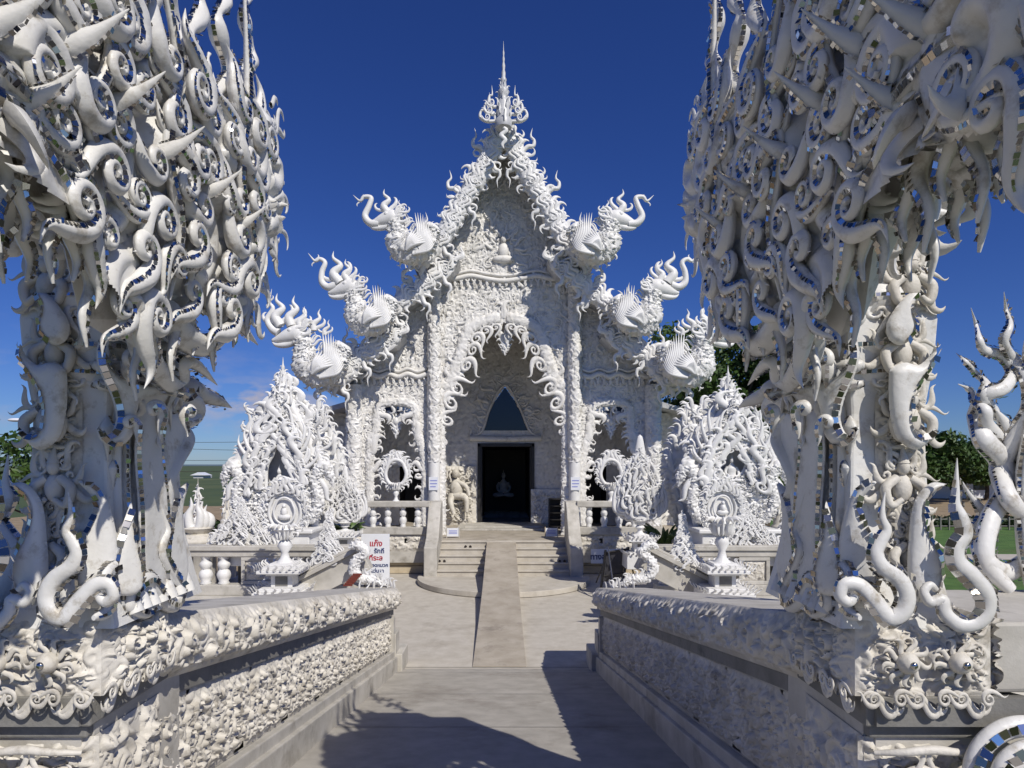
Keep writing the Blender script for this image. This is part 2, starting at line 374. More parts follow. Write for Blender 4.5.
def rim_tiles(mb, pl, o, i0, i1, width=.03, inset=.012, lift=.022):
    n = len(o); idx = np.arange(int(i0 * n), int(i1 * n) + 1) % n
    area = np.sum(o[:, 0] * np.roll(o[:, 1], -1) - np.roll(o[:, 0], -1) * o[:, 1]); sg = 1 if area > 0 else -1
    t = np.roll(o, -1, 0) - np.roll(o, 1, 0); t /= np.linalg.norm(t, axis=1)[:, None] + 1e-9; nr = np.stack([t[:, 1], -t[:, 0]], 1) * sg
    C = pl.w(o - nr * inset, np.full(n, lift))[idx]; nr3 = nr[:, :1] * pl.u + nr[:, 1:] * pl.v; nn = pl.n + nr3 * .9; nn /= np.linalg.norm(nn, axis=1)[:, None]; wd = nr3 - pl.n * .9; wd /= np.linalg.norm(wd, axis=1)[:, None]
    tiles(mb, C, wd[idx], nn[idx], width, taper=False)

# ------------------------------------------------------------------ scrolls
def ecurve(a, b, c, n=28, p=1.0):
    s = np.linspace(0, 1, n * 4); k = a * np.exp(-b * s) - c * s ** p
    th = np.cumsum(k) / len(s); x = np.cumsum(np.cos(th)); y = np.cumsum(np.sin(th)); q = np.stack([x, y], 1)[::4]
    q = np.vstack([q, [x[-1], y[-1]]]); q -= q[0]; d = q[-1]; L2 = d @ d
    R2 = np.array([[d[1], -d[0]], [d[0], d[1]]]) / L2     # end goes to (0, 1)
    return (q @ R2.T)
def prof(n, w, mode='flame'):
    s = np.linspace(0, 1, n)
    if mode == 'flame': return w * (.55 + .9 * s) * np.clip(1 - s, 0, 1) ** .75 * 1.2 + .004
    if mode == 'scroll': return w * (.35 + 1.3 * np.sin(PI * np.clip(s * 1.05, 0, 1)) ** .9) * np.clip(1.02 - s, 0, 1) ** .35 + .002
CURVES = {
    'flame': ecurve(5, 2, 7), 'flame2': ecurve(9, 3, 9), 'wave': None,
    'curl': ecurve(46, 4.2, 7), 'hook': ecurve(22, 3, 10), 'tight': ecurve(80, 6, 6), 'volute': ecurve(30, 2.9, 5), 'volute2': ecurve(40, 3.6, 9), 'thorn': ecurve(1.6, 1, 1.2),
}
def wavecurve(n=30, waves=2.2, amp=.10):
    s = np.linspace(0, 1, n); return np.stack([amp * np.sin(s * waves * 2 * PI) * (1 - s * .75), s], 1)
CURVES['wave'] = wavecurve()
def kanok(turns=1.55, r0=.30, n=46, hook=1.0):
    th = np.linspace(.4, turns * 2 * PI, 60); r = r0 * (th / th[-1]) ** .8; ph = th - th[-1]
    sp_ = np.stack([r * np.cos(ph), r * np.sin(ph)], 1)
    tail = np.array([(r0, .0), (r0 * .98, .16), (r0 * .70, .34), (r0 * .20, .52), (-r0 * .25, .66), (-r0 * .35, .80), (-r0 * .05 * hook, 1.0)])
    q = np.vstack([sp_[:-1], smooth_line(tail, 8)]); d = np.r_[0, np.cumsum(np.linalg.norm(np.diff(q, axis=0), axis=1))]
    s = np.linspace(0, d[-1], n); c = np.stack([np.interp(s, d, q[:, 0]), np.interp(s, d, q[:, 1])], 1); c[:, 1] += r0 * .4; return c / 1.12
CURVES['kanok'] = kanok(); CURVES['kanok2'] = kanok(1.15, .24, 36, 3.0)
def kprof(n, w): 
    s = np.linspace(0, 1, n); return w * np.interp(s, [0, .12, .42, .62, .8, 1], [.35, .5, .85, 1.15, .8, .02])
def kit(kind, w, n=6, flat=.7, mode='flame'):
    c = CURVES[kind]; mb = MB(); C = np.stack([c[:, 0], np.zeros(len(c)), c[:, 1]], 1)
    tube(mb, C, prof(len(c), w, mode), up=(0, 1, 0), n=n, flat=flat, raw=True, lens=True)
    return np.concatenate(mb.v), np.concatenate(mb.q)
def slim(kind, w, step=2, n=6, flat=.85, mode='flame'):
    c = CURVES[kind][::step]; mb = MB(); C = np.stack([c[:, 0], np.zeros(len(c)), c[:, 1]], 1)
    tube(mb, C, prof(len(c), w, mode), up=(0, 1, 0), n=n, flat=flat, raw=True, lens=True)
    return np.concatenate(mb.v), np.concatenate(mb.q)
def slimk(kind, w, step, n=6, flat=.9):
    c = CURVES[kind][::step]; mb = MB(); tube(mb, np.stack([c[:, 0], np.zeros(len(c)), c[:, 1]], 1), kprof(len(c), w), up=(0, 1, 0), n=n, flat=flat, raw=True, lens=True)
    return np.concatenate(mb.v), np.concatenate(mb.q)
KF = [slim('flame', .165), slim('flame2', .15), slim('hook', .10, 1), slimk('kanok', .085, 2), slim('wave', .10, 2), slimk('kanok2', .10, 2)]
def put(mb, kitm, pos, zdir, size, ydir=(0, 1, 0), flip=False, wide=1.0):
    V, Q = kitm; z = np.asarray(zdir, float); z /= np.linalg.norm(z) + 1e-9
    y = np.asarray(ydir, float); y = y - (y @ z) * z; y /= np.linalg.norm(y) + 1e-9; x = np.cross(y, z)
    if flip: x = -x
    W = (V[:, :1] * x * wide + V[:, 1:2] * y + V[:, 2:3] * z) * size + np.asarray(pos)
    mb.add(W, Q[:, ::-1] if flip else Q)
def flames_along(mb, pts, size, spacing, side=1, Y=(0, 1, 0), lean=.3, kinds=(0, 1, 2), jit=.25, wide=1., sub=8, ends=(1, 1), alt=True):
    C = smooth_line(pts, sub); T = np.gradient(C, axis=0); T /= np.linalg.norm(T, axis=1)[:, None]
    d = np.r_[0, np.cumsum(np.linalg.norm(np.diff(C, axis=0), axis=1))]; k = max(1, int(d[-1] / spacing))
    for q in range(k + 1):
        s = q / k * d[-1]; c = np.array([np.interp(s, d, C[:, a]) for a in range(3)]); t = np.array([np.interp(s, d, T[:, a]) for a in range(3)])
        nrm = np.cross(np.asarray(Y, float), t) * side
        f = ends[0] + (ends[1] - ends[0]) * q / k
        put(mb, KF[kinds[q % len(kinds)]], c, nrm + t * lean + np.random.default_rng(q).normal(0, .08, 3), size * f * (1 + rng.uniform(-jit, jit)), Y, flip=(q % 2 == 0) if alt else side > 0, wide=wide)

def text(s, m, size, loc, parent, name, rot=(R(90), 0, 0), thai=False, weight=0.0):
    cu = bpy.data.curves.new(name, 'FONT'); cu.body = s; cu.size = size; cu.align_x = 'CENTER'; cu.align_y = 'CENTER'; cu.extrude = .002; cu.offset = weight
    o = bpy.data.objects.new(name, cu); scene.collection.objects.link(o)
    o.location = loc; o.rotation_euler = rot
    bpy.context.view_layer.update()
    me = bpy.data.meshes.new_from_object(o.evaluated_get(bpy.context.evaluated_depsgraph_get()))
    me.transform(o.matrix_world); bpy.data.objects.remove(o); bpy.data.curves.remove(cu)
    me.materials.clear(); me.materials.append(M[m])
    n = bpy.data.objects.new(name, me); scene.collection.objects.link(n)
    n.parent = parent; n.matrix_parent_inverse = Matrix.Translation(-parent.location)
    return n

#=== GROUND ===
# ------------------------------------------------------------------ ground and far setting
def sheet(name, pts, z, m, thick=.0):
    mb = MB(); mb.ngon([(x, y, z) for x, y in pts], [list(range(len(pts)))])
    return struct(mb.build(name, m, smooth=False))
sheet('ground', [(-3000, -60), (3000, -60), (3000, 4000), (-3000, 4000)], -.30, 'field')
sheet('soil', [(-40, 2), (-2.6, 2), (-2.6, 60), (-34, 60)], -.06, 'soil')
sheet('road', [(-60, 40), (-13, 26), (-12, 29), (-60, 46)], -.05, 'asphalt')
sheet('lawn', [(2.6, 2), (60, 2), (120, 55), (9, 55)], -.06, 'grass')
sheet('path', [(9, 26), (60, 26), (60, 27.6), (9, 27.6)], -.045, 'concrete')
sheet('sand', [(14, 46), (120, 46), (140, 80), (14, 80)], -.05, 'soil')
sheet('plaza', [(-9, 9.5), (9, 9.5), (9, 60), (-9, 60)], 0.0, 'concrete')
mb = MB()
DECK = lambda y: EYE - 1.7 - .1708 * y
ye = 2.04 / .1708
nn = 40
for i in range(nn):
    a, b = -3 + (ye + 3 - .02) * i / nn, -3 + (ye + 3 - .02) * (i + 1) / nn
    mb.add([(-2.5, a, DECK(a)), (2.3, a, DECK(a)), (2.3, b, DECK(b)), (-2.5, b, DECK(b))], [(0, 1, 2, 3)])
mb.ngon([(-2.5, -3, DECK(-3)), (-2.5, ye, 0.004), (-2.5, ye, -.3), (-2.5, -3, -.3)], [[0, 1, 2, 3]])
mb.ngon([(2.3, -3, DECK(-3)), (2.3, ye, 0.004), (2.3, ye, -.3), (2.3, -3, -.3)], [[3, 2, 1, 0]])
struct(mb.build('bridge_deck', 'deck', smooth=False))
mb = MB()
for k in range(5):
    y = 3.2 + 2.05 * k
    mb.add([(-1.95, y, DECK(y) + .004), (1.7, y, DECK(y) + .004), (1.7, y + .014, DECK(y + .014) + .004), (-1.95, y + .014, DECK(y + .014) + .004)], [(0, 1, 2, 3)])
for y in (12.0,): mb.add([(-6, y, .004), (6, y, .004), (6, y + .02, .004), (-6, y + .02, .004)], [(0, 1, 2, 3)])
struct(mb.build('paving_joints', 'darkstone', smooth=False))
# hills
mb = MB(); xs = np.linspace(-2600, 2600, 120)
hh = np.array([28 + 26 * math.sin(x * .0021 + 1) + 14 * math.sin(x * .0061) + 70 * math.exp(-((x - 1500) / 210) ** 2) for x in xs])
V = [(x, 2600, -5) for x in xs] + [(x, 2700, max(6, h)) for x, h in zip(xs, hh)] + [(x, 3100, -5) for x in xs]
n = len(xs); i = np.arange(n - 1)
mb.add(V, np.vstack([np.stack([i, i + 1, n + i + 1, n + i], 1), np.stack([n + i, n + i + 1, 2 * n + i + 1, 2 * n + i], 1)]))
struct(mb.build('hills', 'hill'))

#=== BRIDGE ===
# ------------------------------------------------------------------ bridge parapet walls
AX = -.12                                # axis of the bridge
Y0, Y1 = 3.05, 11.7
def along(y): return DECK(y)
def parapet(mx, label):
    t = thing('parapet_wall', label, 'wall', (2 * mx - 1.9 if mx is not None else 1.9, 7, along(7)), 'carved walls either side of the bridge')
    sl = -.1708
    ends = [3.35, 11.45]
    Ltot = ends[1] - ends[0]
    Uv = np.array([0, Ltot, Ltot * sl])
    # plinth: two steps
    mb = MB()
    for x, z0, z1, ya, yb in ((1.65, -.35, .26, Y0 - .1, Y1), (1.70, .26, .36, Y0 - .05, Y1 - .05)):
        prism(mb, [(ya, along(ya) + z0), (yb, max(along(yb), 0) + (z0 if yb < 11 else -.02)), (yb, along(yb) + z1), (ya, along(ya) + z1)], (x, 0, 0), (0, 1, 0), (0, 0, 1), (.95 - (x - 1.65) * 2, 0, 0))
    mb.build('plinth', 'stone', t, smooth=False, bevel=.012, mx=mx)
    mb = MB()   # end block of the plinth and a joint block
    for ya, yb in ((11.62, 12.35),):
        box(mb, 1.57, 2.60, ya, yb, along(yb) - .3 if yb < 9 else -.2, along(ya) + (.30 if yb > 9 else .275))
    box(mb, 1.68, 2.45, 11.6, 12.0, .3, .72)
    mb.build('end_block', 'stone', t, smooth=False, bevel=.015, mx=mx)
    # frieze core + carved panel
    mb = MB()
    prism(mb, [(Y0 + .05, along(Y0) + .36), (Y1 - .1, along(Y1) + .36), (Y1 - .1, along(Y1) + 1.0), (Y0 + .05, along(Y0) + 1.0)], (1.775, 0, 0), (0, 1, 0), (0, 0, 1), (.68, 0, 0))
    for k in range(1):
        yy = Y1 - .02
        prism(mb, [(yy - .16, along(yy) + .36), (yy, along(yy) + .36), (yy, along(yy) + .98), (yy - .16, along(yy) + .98)], (1.705, 0, 0), (0, 1, 0), (0, 0, 1), (.1, 0, 0))
    mb.build('core', 'stone', t, smooth=False, mx=mx)
    mb = MB()
    relief(mb, (1.775, ends[1], along(ends[1]) + .375), -Uv, (0, 0, .60), .010, .085, 1.05, TILE, Nn=(-1, 0, 0))
    mb.build('frieze', 'cream', t, mx=mx)
    # recess band
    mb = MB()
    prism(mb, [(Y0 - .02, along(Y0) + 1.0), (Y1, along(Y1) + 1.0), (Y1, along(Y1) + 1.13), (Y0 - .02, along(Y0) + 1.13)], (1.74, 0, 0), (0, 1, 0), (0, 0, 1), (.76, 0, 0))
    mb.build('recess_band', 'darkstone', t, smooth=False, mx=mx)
    # cap
    mb = MB()
    prism(mb, [(Y0 + .06, along(Y0) + 1.13), (Y1 + .1, along(Y1) + 1.13), (Y1 + .1, along(Y1) + 1.47), (Y0 + .06, along(Y0) + 1.47)], (1.70, 0, 0), (0, 1, 0), (0, 0, 1), (.86, 0, 0))
    mb.build('cap', 'stone', t, smooth=False, bevel=.02, mx=mx)
    mb = MB()
    U2 = np.array([0, Y1 + .1 - Y0 - .05, (Y1 + .05 - Y0) * sl])
    def bulge(Pp, u, v):
        Pp = Pp.copy(); Pp[..., 0] -= .05 * np.sin(PI * np.clip(v, 0, 1)) ** .7 - .03 * (v < .15); return Pp
    relief(mb, (1.70, Y1 + .1, along(Y1 + .1) + 1.10), -U2, (0, 0, .385), .009, .085, 1.45, TILE, off=(.3, .1), Nn=(-1, 0, 0), fn=bulge)
    relief(mb, (2.56, Y1 + .1, along(Y1 + .1) + 1.10), (-.86, 0, 0), (0, 0, .385), .012, .09, 1.0, TILE3, off=(.1, .6), Nn=(0, 1, 0), fn=None)
    mb.build('carved_cap_band', 'cream', t, mx=mx)
    # small flames standing at the far end of the cap
    mb = MB()
    for k in range(5):
        put(mb, KF[k % 2], (1.85 + .1 * k, Y1 - .05 - .12 * k, along(Y1) + 1.46 + .02 * k), (-.3, .2, 1), .15 + .03 * (k % 3), (1, .3, 0), flip=k % 2 == 0)
    mb.build('end_flame', 'enamel', t, mx=mx)
    # ---- pedestal at the near end
    mb = MB(); g = .62
    zt = along(Y0) + 1.47
    box(mb, 1.73, 1.73 + g - .1, Y0 + .08, Y0 + .9, zt - 2.2, zt - .02)
    mb.build('pedestal_core', 'stone', t, smooth=False, mx=mx)
    mb = MB()
    lump = lambda Pp, u, v: Pp
    relief(mb, (1.66, Y0 + .02, zt - .34), (g + .02, 0, 0), (0, 0, .36), .006, .12, .55, TILE3, off=(.55, .2), Nn=(0, -1, 0))
    relief(mb, (1.66, Y0 + .62, zt - .34), (0, -.60, 0), (0, 0, .36), .006, .12, .55, TILE3, off=(.05, .7), Nn=(-1, 0, 0))
    relief(mb, (1.66 + g + .02, Y0 + .02, zt - .34), (0, .6, 0), (0, 0, .36), .01, .085, .62, TILE3, off=(.35, .4), Nn=(1, 0, 0), edge=False)
    # moulded lip of little scrolls under the cap and hanging drops
    for k in range(6):
        c = np.array([1.70 + .10 * k, Y0 - .05, zt - .33]); put(mb, KF[2], c + (0, 0, -.03), (-1 if k % 2 else 1, 0, .1), .15, (0, -1, 0), wide=1.4)
        put(mb, KF[3], c + (0, -.04, .01), (1 if k % 2 else -1, 0, .3), .11, (0, -1, 0), wide=1.2)
    for k in range(6):
        c = np.array([1.63, Y0 + .02 + .10 * k, zt - .33]); put(mb, KF[2], c + (0, 0, -.03), (0, -1 if k % 2 else 1, .1), .15, (-1, 0, 0), wide=1.4)
        put(mb, KF[3], c + (-.03, 0, .01), (0, 1 if k % 2 else -1, .3), .11, (-1, 0, 0), wide=1.2)
    # carved eye bosses
    for cx in (1.86, 2.10):
        for a in range(9):
            an = a / 9 * 2 * PI; put(mb, KF[0], (cx + .04 * math.cos(an), Y0 - .05, zt - .16 + .04 * math.sin(an)), (math.cos(an), 0, math.sin(an)), .075, (0, -1, 0), wide=1.4)
        ball(mb, (cx, Y0 - .06, zt - .16), (.05, .05, .05))
    mb.build('pedestal_capital', 'cream', t, mx=mx)
    mb = MB()
    for cx in (1.86, 2.10): ball(mb, (cx, Y0 - .105, zt - .16), (.018, .014, .018))
    mb.build('eye_mirror', 'mirror', t, mx=mx)
    mb = MB()
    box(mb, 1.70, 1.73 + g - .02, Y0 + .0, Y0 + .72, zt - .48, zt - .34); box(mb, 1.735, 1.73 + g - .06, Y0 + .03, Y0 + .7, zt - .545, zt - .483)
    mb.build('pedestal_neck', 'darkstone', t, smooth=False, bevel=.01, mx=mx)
    mb = MB()
    relief(mb, (1.70, Y0 + .07, zt - 1.45), (g - .04, 0, 0), (0, 0, .90), .008, .09, .66, TILE3, off=(.15, .45), Nn=(0, -1, 0))
    relief(mb, (1.725, Y0 + .66, zt - 1.45), (0, -.60, 0), (0, 0, .90), .008, .08, .66, TILE3, off=(.75, .15), Nn=(-1, 0, 0))
    C = [(1.74, Y0 + .0, zt - .60), (1.85, Y0 - .05, zt - .575), (1.97, Y0 - .06, zt - .56), (2.09, Y0 - .05, zt - .575), (2.2, Y0, zt - .60)]
    tube(mb, C, [.012, .018, .022, .018, .012])
    # medallion of the panel: ring, disc and a frame of leaves
    pc = np.array([1.95, Y0 - .02, zt - .86]); an = np.linspace(0, 2 * PI, 40)
    for rr, tk in ((.17, .028), (.115, .02)):
        tube(mb, np.stack([pc[0] + rr * np.cos(an), np.full(40, pc[1] - .02), pc[2] + rr * 1.15 * np.sin(an)], 1), np.full(40, tk), raw=True)
    for a in range(14):
        q = a / 14 * 2 * PI; put(mb, KF[1], pc + (.15 * math.cos(q), -.03, .17 * math.sin(q)), (math.cos(q), 0, math.sin(q)), .12, (0, -1, 0), flip=a % 2)
    for a in range(7):
        q = a / 7 * 2 * PI; put(mb, KF[0], pc + (.01 * math.cos(q), -.04, .01 * math.sin(q)), (math.cos(q), 0, math.sin(q)), .10, (0, -1, 0))
    mb.build('pedestal_panel', 'cream', t, mx=mx)
    return t
parapet(None, 'carved parapet wall on the right of the bridge, its inner face in shade')
parapet(AX, 'carved parapet wall on the left of the bridge, its inner face sunlit')

#=== GATE ===
# ------------------------------------------------------------------ gate pillars (right one traced, left one its mirror twin)
def px_(px, py, Y): return P(px, py, Y)
def gate(mx, label):
    zt = along(Y0) + 1.47
    t = thing('gate_pillar', label, 'pillar', ((1.95 if mx is None else 2 * mx - 1.95), 3.4, zt), 'pair of mirror-tiled gate pillars')
    mirror = MB()
    def piece(name, pts, rad, up, flat=1., strips=((0., .02),), n=12, sub=8, m='enamel', a=.03, b=.92, lift=.003, lens=None):
        lens = name != 'base_scroll' if lens is None else lens
        mb = MB(); C, r, T, N, B = tube(mb, pts, rad, up, n, sub, flat * (1.25 if lens else 1), lens=lens)
        o = mb.build(name, m, t, mx=mx)
        mm = MB()
        for phi, wd in strips: tube_tiles(mm, C, r, N, B, phi, wd, lift, a, b, flat)
        if strips: mm.build('mirror_strip', 'mirror', o, mx=mx)
        return o
    # shaft: tapered four sided, with raised corner ribs
    mb = MB()
    secs = [(-.02, .10), (.12, .07), (.35, .03), (.65, .01), (1.0, 0), (1.25, .03), (1.45, .04), (1.75, .02), (2.3, .03)]
    prev = None
    V = []; Q = []
    x0, x1, ya, yb = 1.69, 2.05, 3.16, 3.86
    for k, (z, e) in enumerate(secs):
        ring = []
        for (cx, cy, sx_, sy_) in ((x0, ya, -1, -1), (x1, ya, 1, -1), (x1, yb, 1, 1), (x0, yb, -1, 1)):
            ring.append((cx + sx_ * e, cy + sy_ * e, zt + z))
        V += ring
        if k:
            b0 = (k - 1) * 4; Q += [(b0 + j, b0 + (j + 1) % 4, b0 + 4 + (j + 1) % 4, b0 + 4 + j) for j in range(4)]
    mb.add(V, Q); mb.build('shaft', 'enamel', t, smooth=False, bevel=.015, mx=mx)
    mb = MB()
    lathe(mb, smooth_line([(a_ * .86, b_, 0) for a_, b_ in [(.20, zt + .75), (.27, zt + .95), (.34, zt + 1.10), (.40, zt + 1.20), (.37, zt + 1.27), (.41, zt + 1.33), (.35, zt + 1.38), (.38, zt + 1.46), (.42, zt + 1.56), (.36, zt + 1.68), (.33, zt + 1.85), (.38, zt + 2.05), (.40, zt + 2.35)]], 5)[:, :2], (1.86, 3.45, 0), 36, wob=.03, lobes=4)
    ob_ = mb.build('waist', 'enamel', t, mx=mx); mm = MB(); an = np.linspace(PI * .75, PI * 1.55, 40)
    for zz_, rr_ in ((1.20, .345), (1.33, .353), (1.46, .33), (1.56, .365)):
        rd = np.stack([np.cos(an), np.sin(an), 0 * an], 1); tiles(mm, np.array([1.86, 3.45, zt + zz_]) + rd * (rr_ + .012), np.tile([0, 0, 1.], (40, 1)), rd, .022)
    mm.build('mirror_strip', 'mirror', ob_, mx=mx)
    mb = MB(); gg = np.random.default_rng(17)
    for k in range(90):
        a_ = gg.uniform(PI * .7, PI * 1.6); z_ = gg.uniform(.95, 2.3); r_ = np.interp(z_, [.95, 1.2, 1.4, 1.56, 1.75, 2.3], [.23, .34, .32, .36, .30, .35]); n_ = np.array([math.cos(a_), math.sin(a_), 0])
        if 1.18 < z_ < 1.5: continue
        put(mb, KF[(3, 5)[k % 2]], np.array([1.86, 3.45, zt + z_]) + n_ * r_, (gg.normal(0, .3), gg.normal(0, .3), 1 if z_ > 1.6 else -1), gg.uniform(.14, .24), n_, flip=k % 2, wide=1.2)
    mb.build('waist_carving', 'enamel', t, mx=mx)
    # carved front recess (deity figures read as stacked lumps of relief)
    mb = MB()
    relief(mb, (1.80, 3.15, zt + .1), (.24, 0, 0), (0, 0, 1.95), .006, .085, .34, TILE3, off=(.4, .1), Nn=(0, -1, 0))
    for k in range(5):
        c = np.array([1.92 + .02 * (-1) ** k, 3.10, zt + .32 + .32 * k])
        ball(mb, c, (.045, .04, .07)); ball(mb, c + (.0, -.01, .10), (.028, .03, .038)); tube(mb, [c + (0, -.01, .12), c + (0, -.01, .15), c + (0, 0, .21)], [.03, .018, .002], n=8)
        for q_ in range(9): put(mb, KF[(3, 5, 0)[q_ % 3]], c + (.075 * math.cos(q_ * .7), .0, .02 + .10 * math.sin(q_ * .7)), (math.cos(q_ * .7), 0, math.sin(q_ * .7) + .3), .12, (0, -1, 0), flip=q_ % 2, wide=1.3)
        for s in (-1, 1):
            tube(mb, [c + (s * .03, -.01, .05), c + (s * .09, -.02, .0), c + (s * .07, -.03, -.08), c + (s * .02, -.04, -.05)], [.022, .024, .02, .012], n=8)
            put(mb, KF[1], c + (s * .04, 0, .1), (s * .8, 0, 1), .13, (0, -1, 0), flip=s > 0)
    mb.build('carved_recess', 'cream', t, mx=mx)
    mb = MB()
    relief(mb, (1.685, 3.80, zt + .5), (0, -.60, 0), (0, 0, 1.6), .010, .03, .8, TILE3, off=(.4, .1), Nn=(-1, 0, 0))
    for yy in (3.22, 3.30, 3.38, 3.46, 3.56, 3.66, 3.76):
        tube(mb, [(1.58, yy, zt + .02), (1.655, yy, zt + .25), (1.68, yy, zt + .6), (1.68, yy + .01, zt + 1.05)], [.040, .034, .028, .022], n=8)
    mb.build('side_moulding', 'enamel', t, mx=mx)
    mm = MB()
    for yy in (3.26, 3.42, 3.61):
        C = np.array([(np.interp(z, [.25, .6, 1.1], [1.615, 1.645, 1.65]), yy, zt + z) for z in np.linspace(.25, 1.05, 20)]); tiles(mm, C, np.tile([0, 1., 0], (20, 1)), np.tile([-1., 0, 0], (20, 1)), .024)
    mm.build('mirror_strip', 'mirror', t, mx=mx)
    # ---- base scrolls (swan-neck S curves) on front corners
    def swan(pts, w, name='base_scroll', up=(.35, -1, 0)):
        k = len(pts); s = np.linspace(0, 1, k)
        rad = np.interp(s, [0, .12, .35, .55, .8, .93, 1], [w * .55, w * .95, w * 1.05, w * .8, w * .5, w * .28, .002])
        piece(name, pts, rad, up, 1.0, ((0.15, .036), (-.55, .030)), a=.12, b=.97)
    FP = Plane((1.9, 3.04, 0), (-.10, -1, 0)); CP = Plane((1.58, 3.12, 0), (-.80, -.60, 0)); LP = Plane((1.72, 3.02, 0), (-.45, -.9, 0)); DP = Plane((1.615, 3.5, 0), (-1, -.05, 0))
    LQ = lambda u, v: (956 - .521 * u, 240 + .521 * v)
    LQ2 = lambda u, v: (968 - .521 * u, 240 + .521 * v)
    def lplate(name, pl, uvs, T=.035, rim=.05, strips=(), conv=LQ, dish=0, width=.03):
        ol = np.array([pl.uv(pl.px(*conv(*q))) for q in uvs]); mb = MB(); o_ = plate(mb, pl, ol, T, rim, dish=dish); ob = mb.build(name, 'enamel', t, mx=mx)
        if strips:
            mm = MB()
            for i0, i1 in strips: rim_tiles(mm, pl, o_, i0, i1, width, .012, T * .75)
            mm.build('mirror_strip', 'mirror', ob, mx=mx)
        return ob
    for k, Yc in enumerate((2.90, 2.92)):
        if k == 0: pth = [(956 - a_, b_) for a_, b_ in [(112, 592), (106, 588), (101, 595), (108, 602), (116, 595), (112, 584), (98, 585), (83, 600), (68, 617), (55, 611), (51, 594), (60, 577), (75, 566), (81, 553), (76, 541), (70, 530), (74, 515), (71, 492)]]
        else: pth = [(936, 590), (930, 585), (924, 592), (930, 602), (942, 600), (944, 612), (958, 624), (975, 622), (985, 610), (984, 594), (970, 576), (956, 562), (955, 547), (964, 534), (961, 519), (955, 505), (956, 490), (957, 458)]
        n_ = len(pth); s_ = np.linspace(0, 1, n_)
        rad = np.interp(s_, [0, .2, .38, .55, .68, .82, .92, 1], [.014, .026, .038, .046, .042, .032, .02, .002])
        pp = [P(a_, b_, Yc + .04 * (1 - q)) for (a_, b_), q in zip(pth, s_)]
        piece('base_scroll', pp, rad, (.15, -1, 0), .9, ((0.45, .036), (PI - .2, .026)) if k == 0 else ((PI - .45, .036), (.2, .026)), a=.25, b=.97)
    pth = [(822, 596), (815, 592), (808, 600), (814, 612), (828, 606), (826, 590), (812, 580), (800, 600), (790, 604), (787, 586), (796, 565), (801, 548), (796, 530), (800, 512), (806, 490)]
    piece('base_scroll', [SP(a_, b_, 1.60) for a_, b_ in pth], np.interp(np.linspace(0, 1, 15), [0, .3, .6, .85, 1], [.02, .04, .045, .026, .002]), (-1, -.1, 0), .9, ((PI / 2, .026), (0, .026)))
    piece('base_scroll', [SP(a_, b_, 1.60) for a_, b_ in [(860, 618), (850, 612), (846, 600), (852, 590), (848, 572), (838, 566), (834, 575), (842, 580)]], [.012, .034, .04, .042, .036, .03, .024, .012], (-1, -.1, 0), .8, ((PI / 2, .024), (0, .024)))
    piece('base_scroll', [SP(a_, b_, 1.62) for a_, b_ in [(842, 618), (828, 606), (822, 588), (828, 566), (836, 545), (832, 528), (824, 512)]], [.02, .036, .042, .038, .03, .02, .002], (-1, -.1, 0), .7, ((PI / 2, .026), (PI, .022)))
    lplate('waist_plate', CP, [(190,190),(186,225),(196,262),(213,300),(222,340),(214,368),(200,374),(186,358),(192,382),(212,396),(235,393),(252,372),(258,335),(268,308),(300,298),(332,302),(350,312),(368,292),(345,285),(290,276),(245,266),(212,245)], .04, .06, ((0, .45), (.68, 1)))
    lplate('boat_plate', CP, [(208,100),(232,108),(245,140),(250,165),(270,185),(305,195),(330,190),(345,165),(362,165),(358,195),(350,215),(335,228),(300,222),(255,205),(225,188),(215,165),(220,130)], .045, .06, ((.55, 1),))
    lplate('side_plate', FP, conv=LQ2, uvs=[(62,195),(72,220),(95,240),(120,235),(145,245),(152,262),(150,330),(136,380),(105,402),(80,392),(62,362),(88,376),(104,362),(108,330),(100,290),(80,260),(62,225)], T=.035, rim=.055, strips=((.58, 1),))
    lplate('side_plate', FP, conv=LQ2, uvs=[(85,103),(110,103),(135,125),(156,160),(152,190),(130,202),(110,190),(98,165),(105,135),(100,115)], T=.03, rim=.04, strips=((.55, 1),))
    lplate('flame_leaf', FP, conv=LQ2, uvs=[(40,468),(70,466),(95,488),(108,520),(114,580),(116,640),(104,690),(70,690),(50,650),(56,600),(76,560),(84,520),(72,490)], T=.035, rim=.055, strips=((.55, .97),))
    RQ = lambda u, v: (u, v)
    lplate('flame_leaf', LP, conv=RQ, uvs=[(878, 481), (862, 483), (849, 500), (841, 528), (838, 556), (842, 590), (852, 606), (872, 606), (880, 585), (879, 560), (874, 538), (864, 516), (862, 500)], T=.035, rim=.05, strips=((.0, .14), (.52, .95)))
    lplate('flame_leaf', CP, conv=RQ, uvs=[(826, 500), (833, 520), (842, 548), (846, 575), (840, 594), (822, 594), (814, 580), (816, 560), (822, 535)], T=.03, rim=.05, strips=((.05, .4), (.6, .95)))
    lplate('flame_leaf', DP, [(342,463),(318,490),(306,540),(300,600),(300,660),(330,670),(338,620),(330,560),(330,510)], .03, .04, ((.1, .5),))
    lplate('shaft_blade', DP, [(262,320),(290,330),(300,420),(310,520),(320,640),(290,690),(262,650),(258,520),(252,400)], .02, .05, ((0, .3), (.6, .95)), width=.02)
    lplate('shaft_blade', DP, [(300,330),(335,330),(332,400),(318,480),(305,560),(298,480),(290,400)], .025, .05, ((0, .3), (.6, .95)), width=.02)
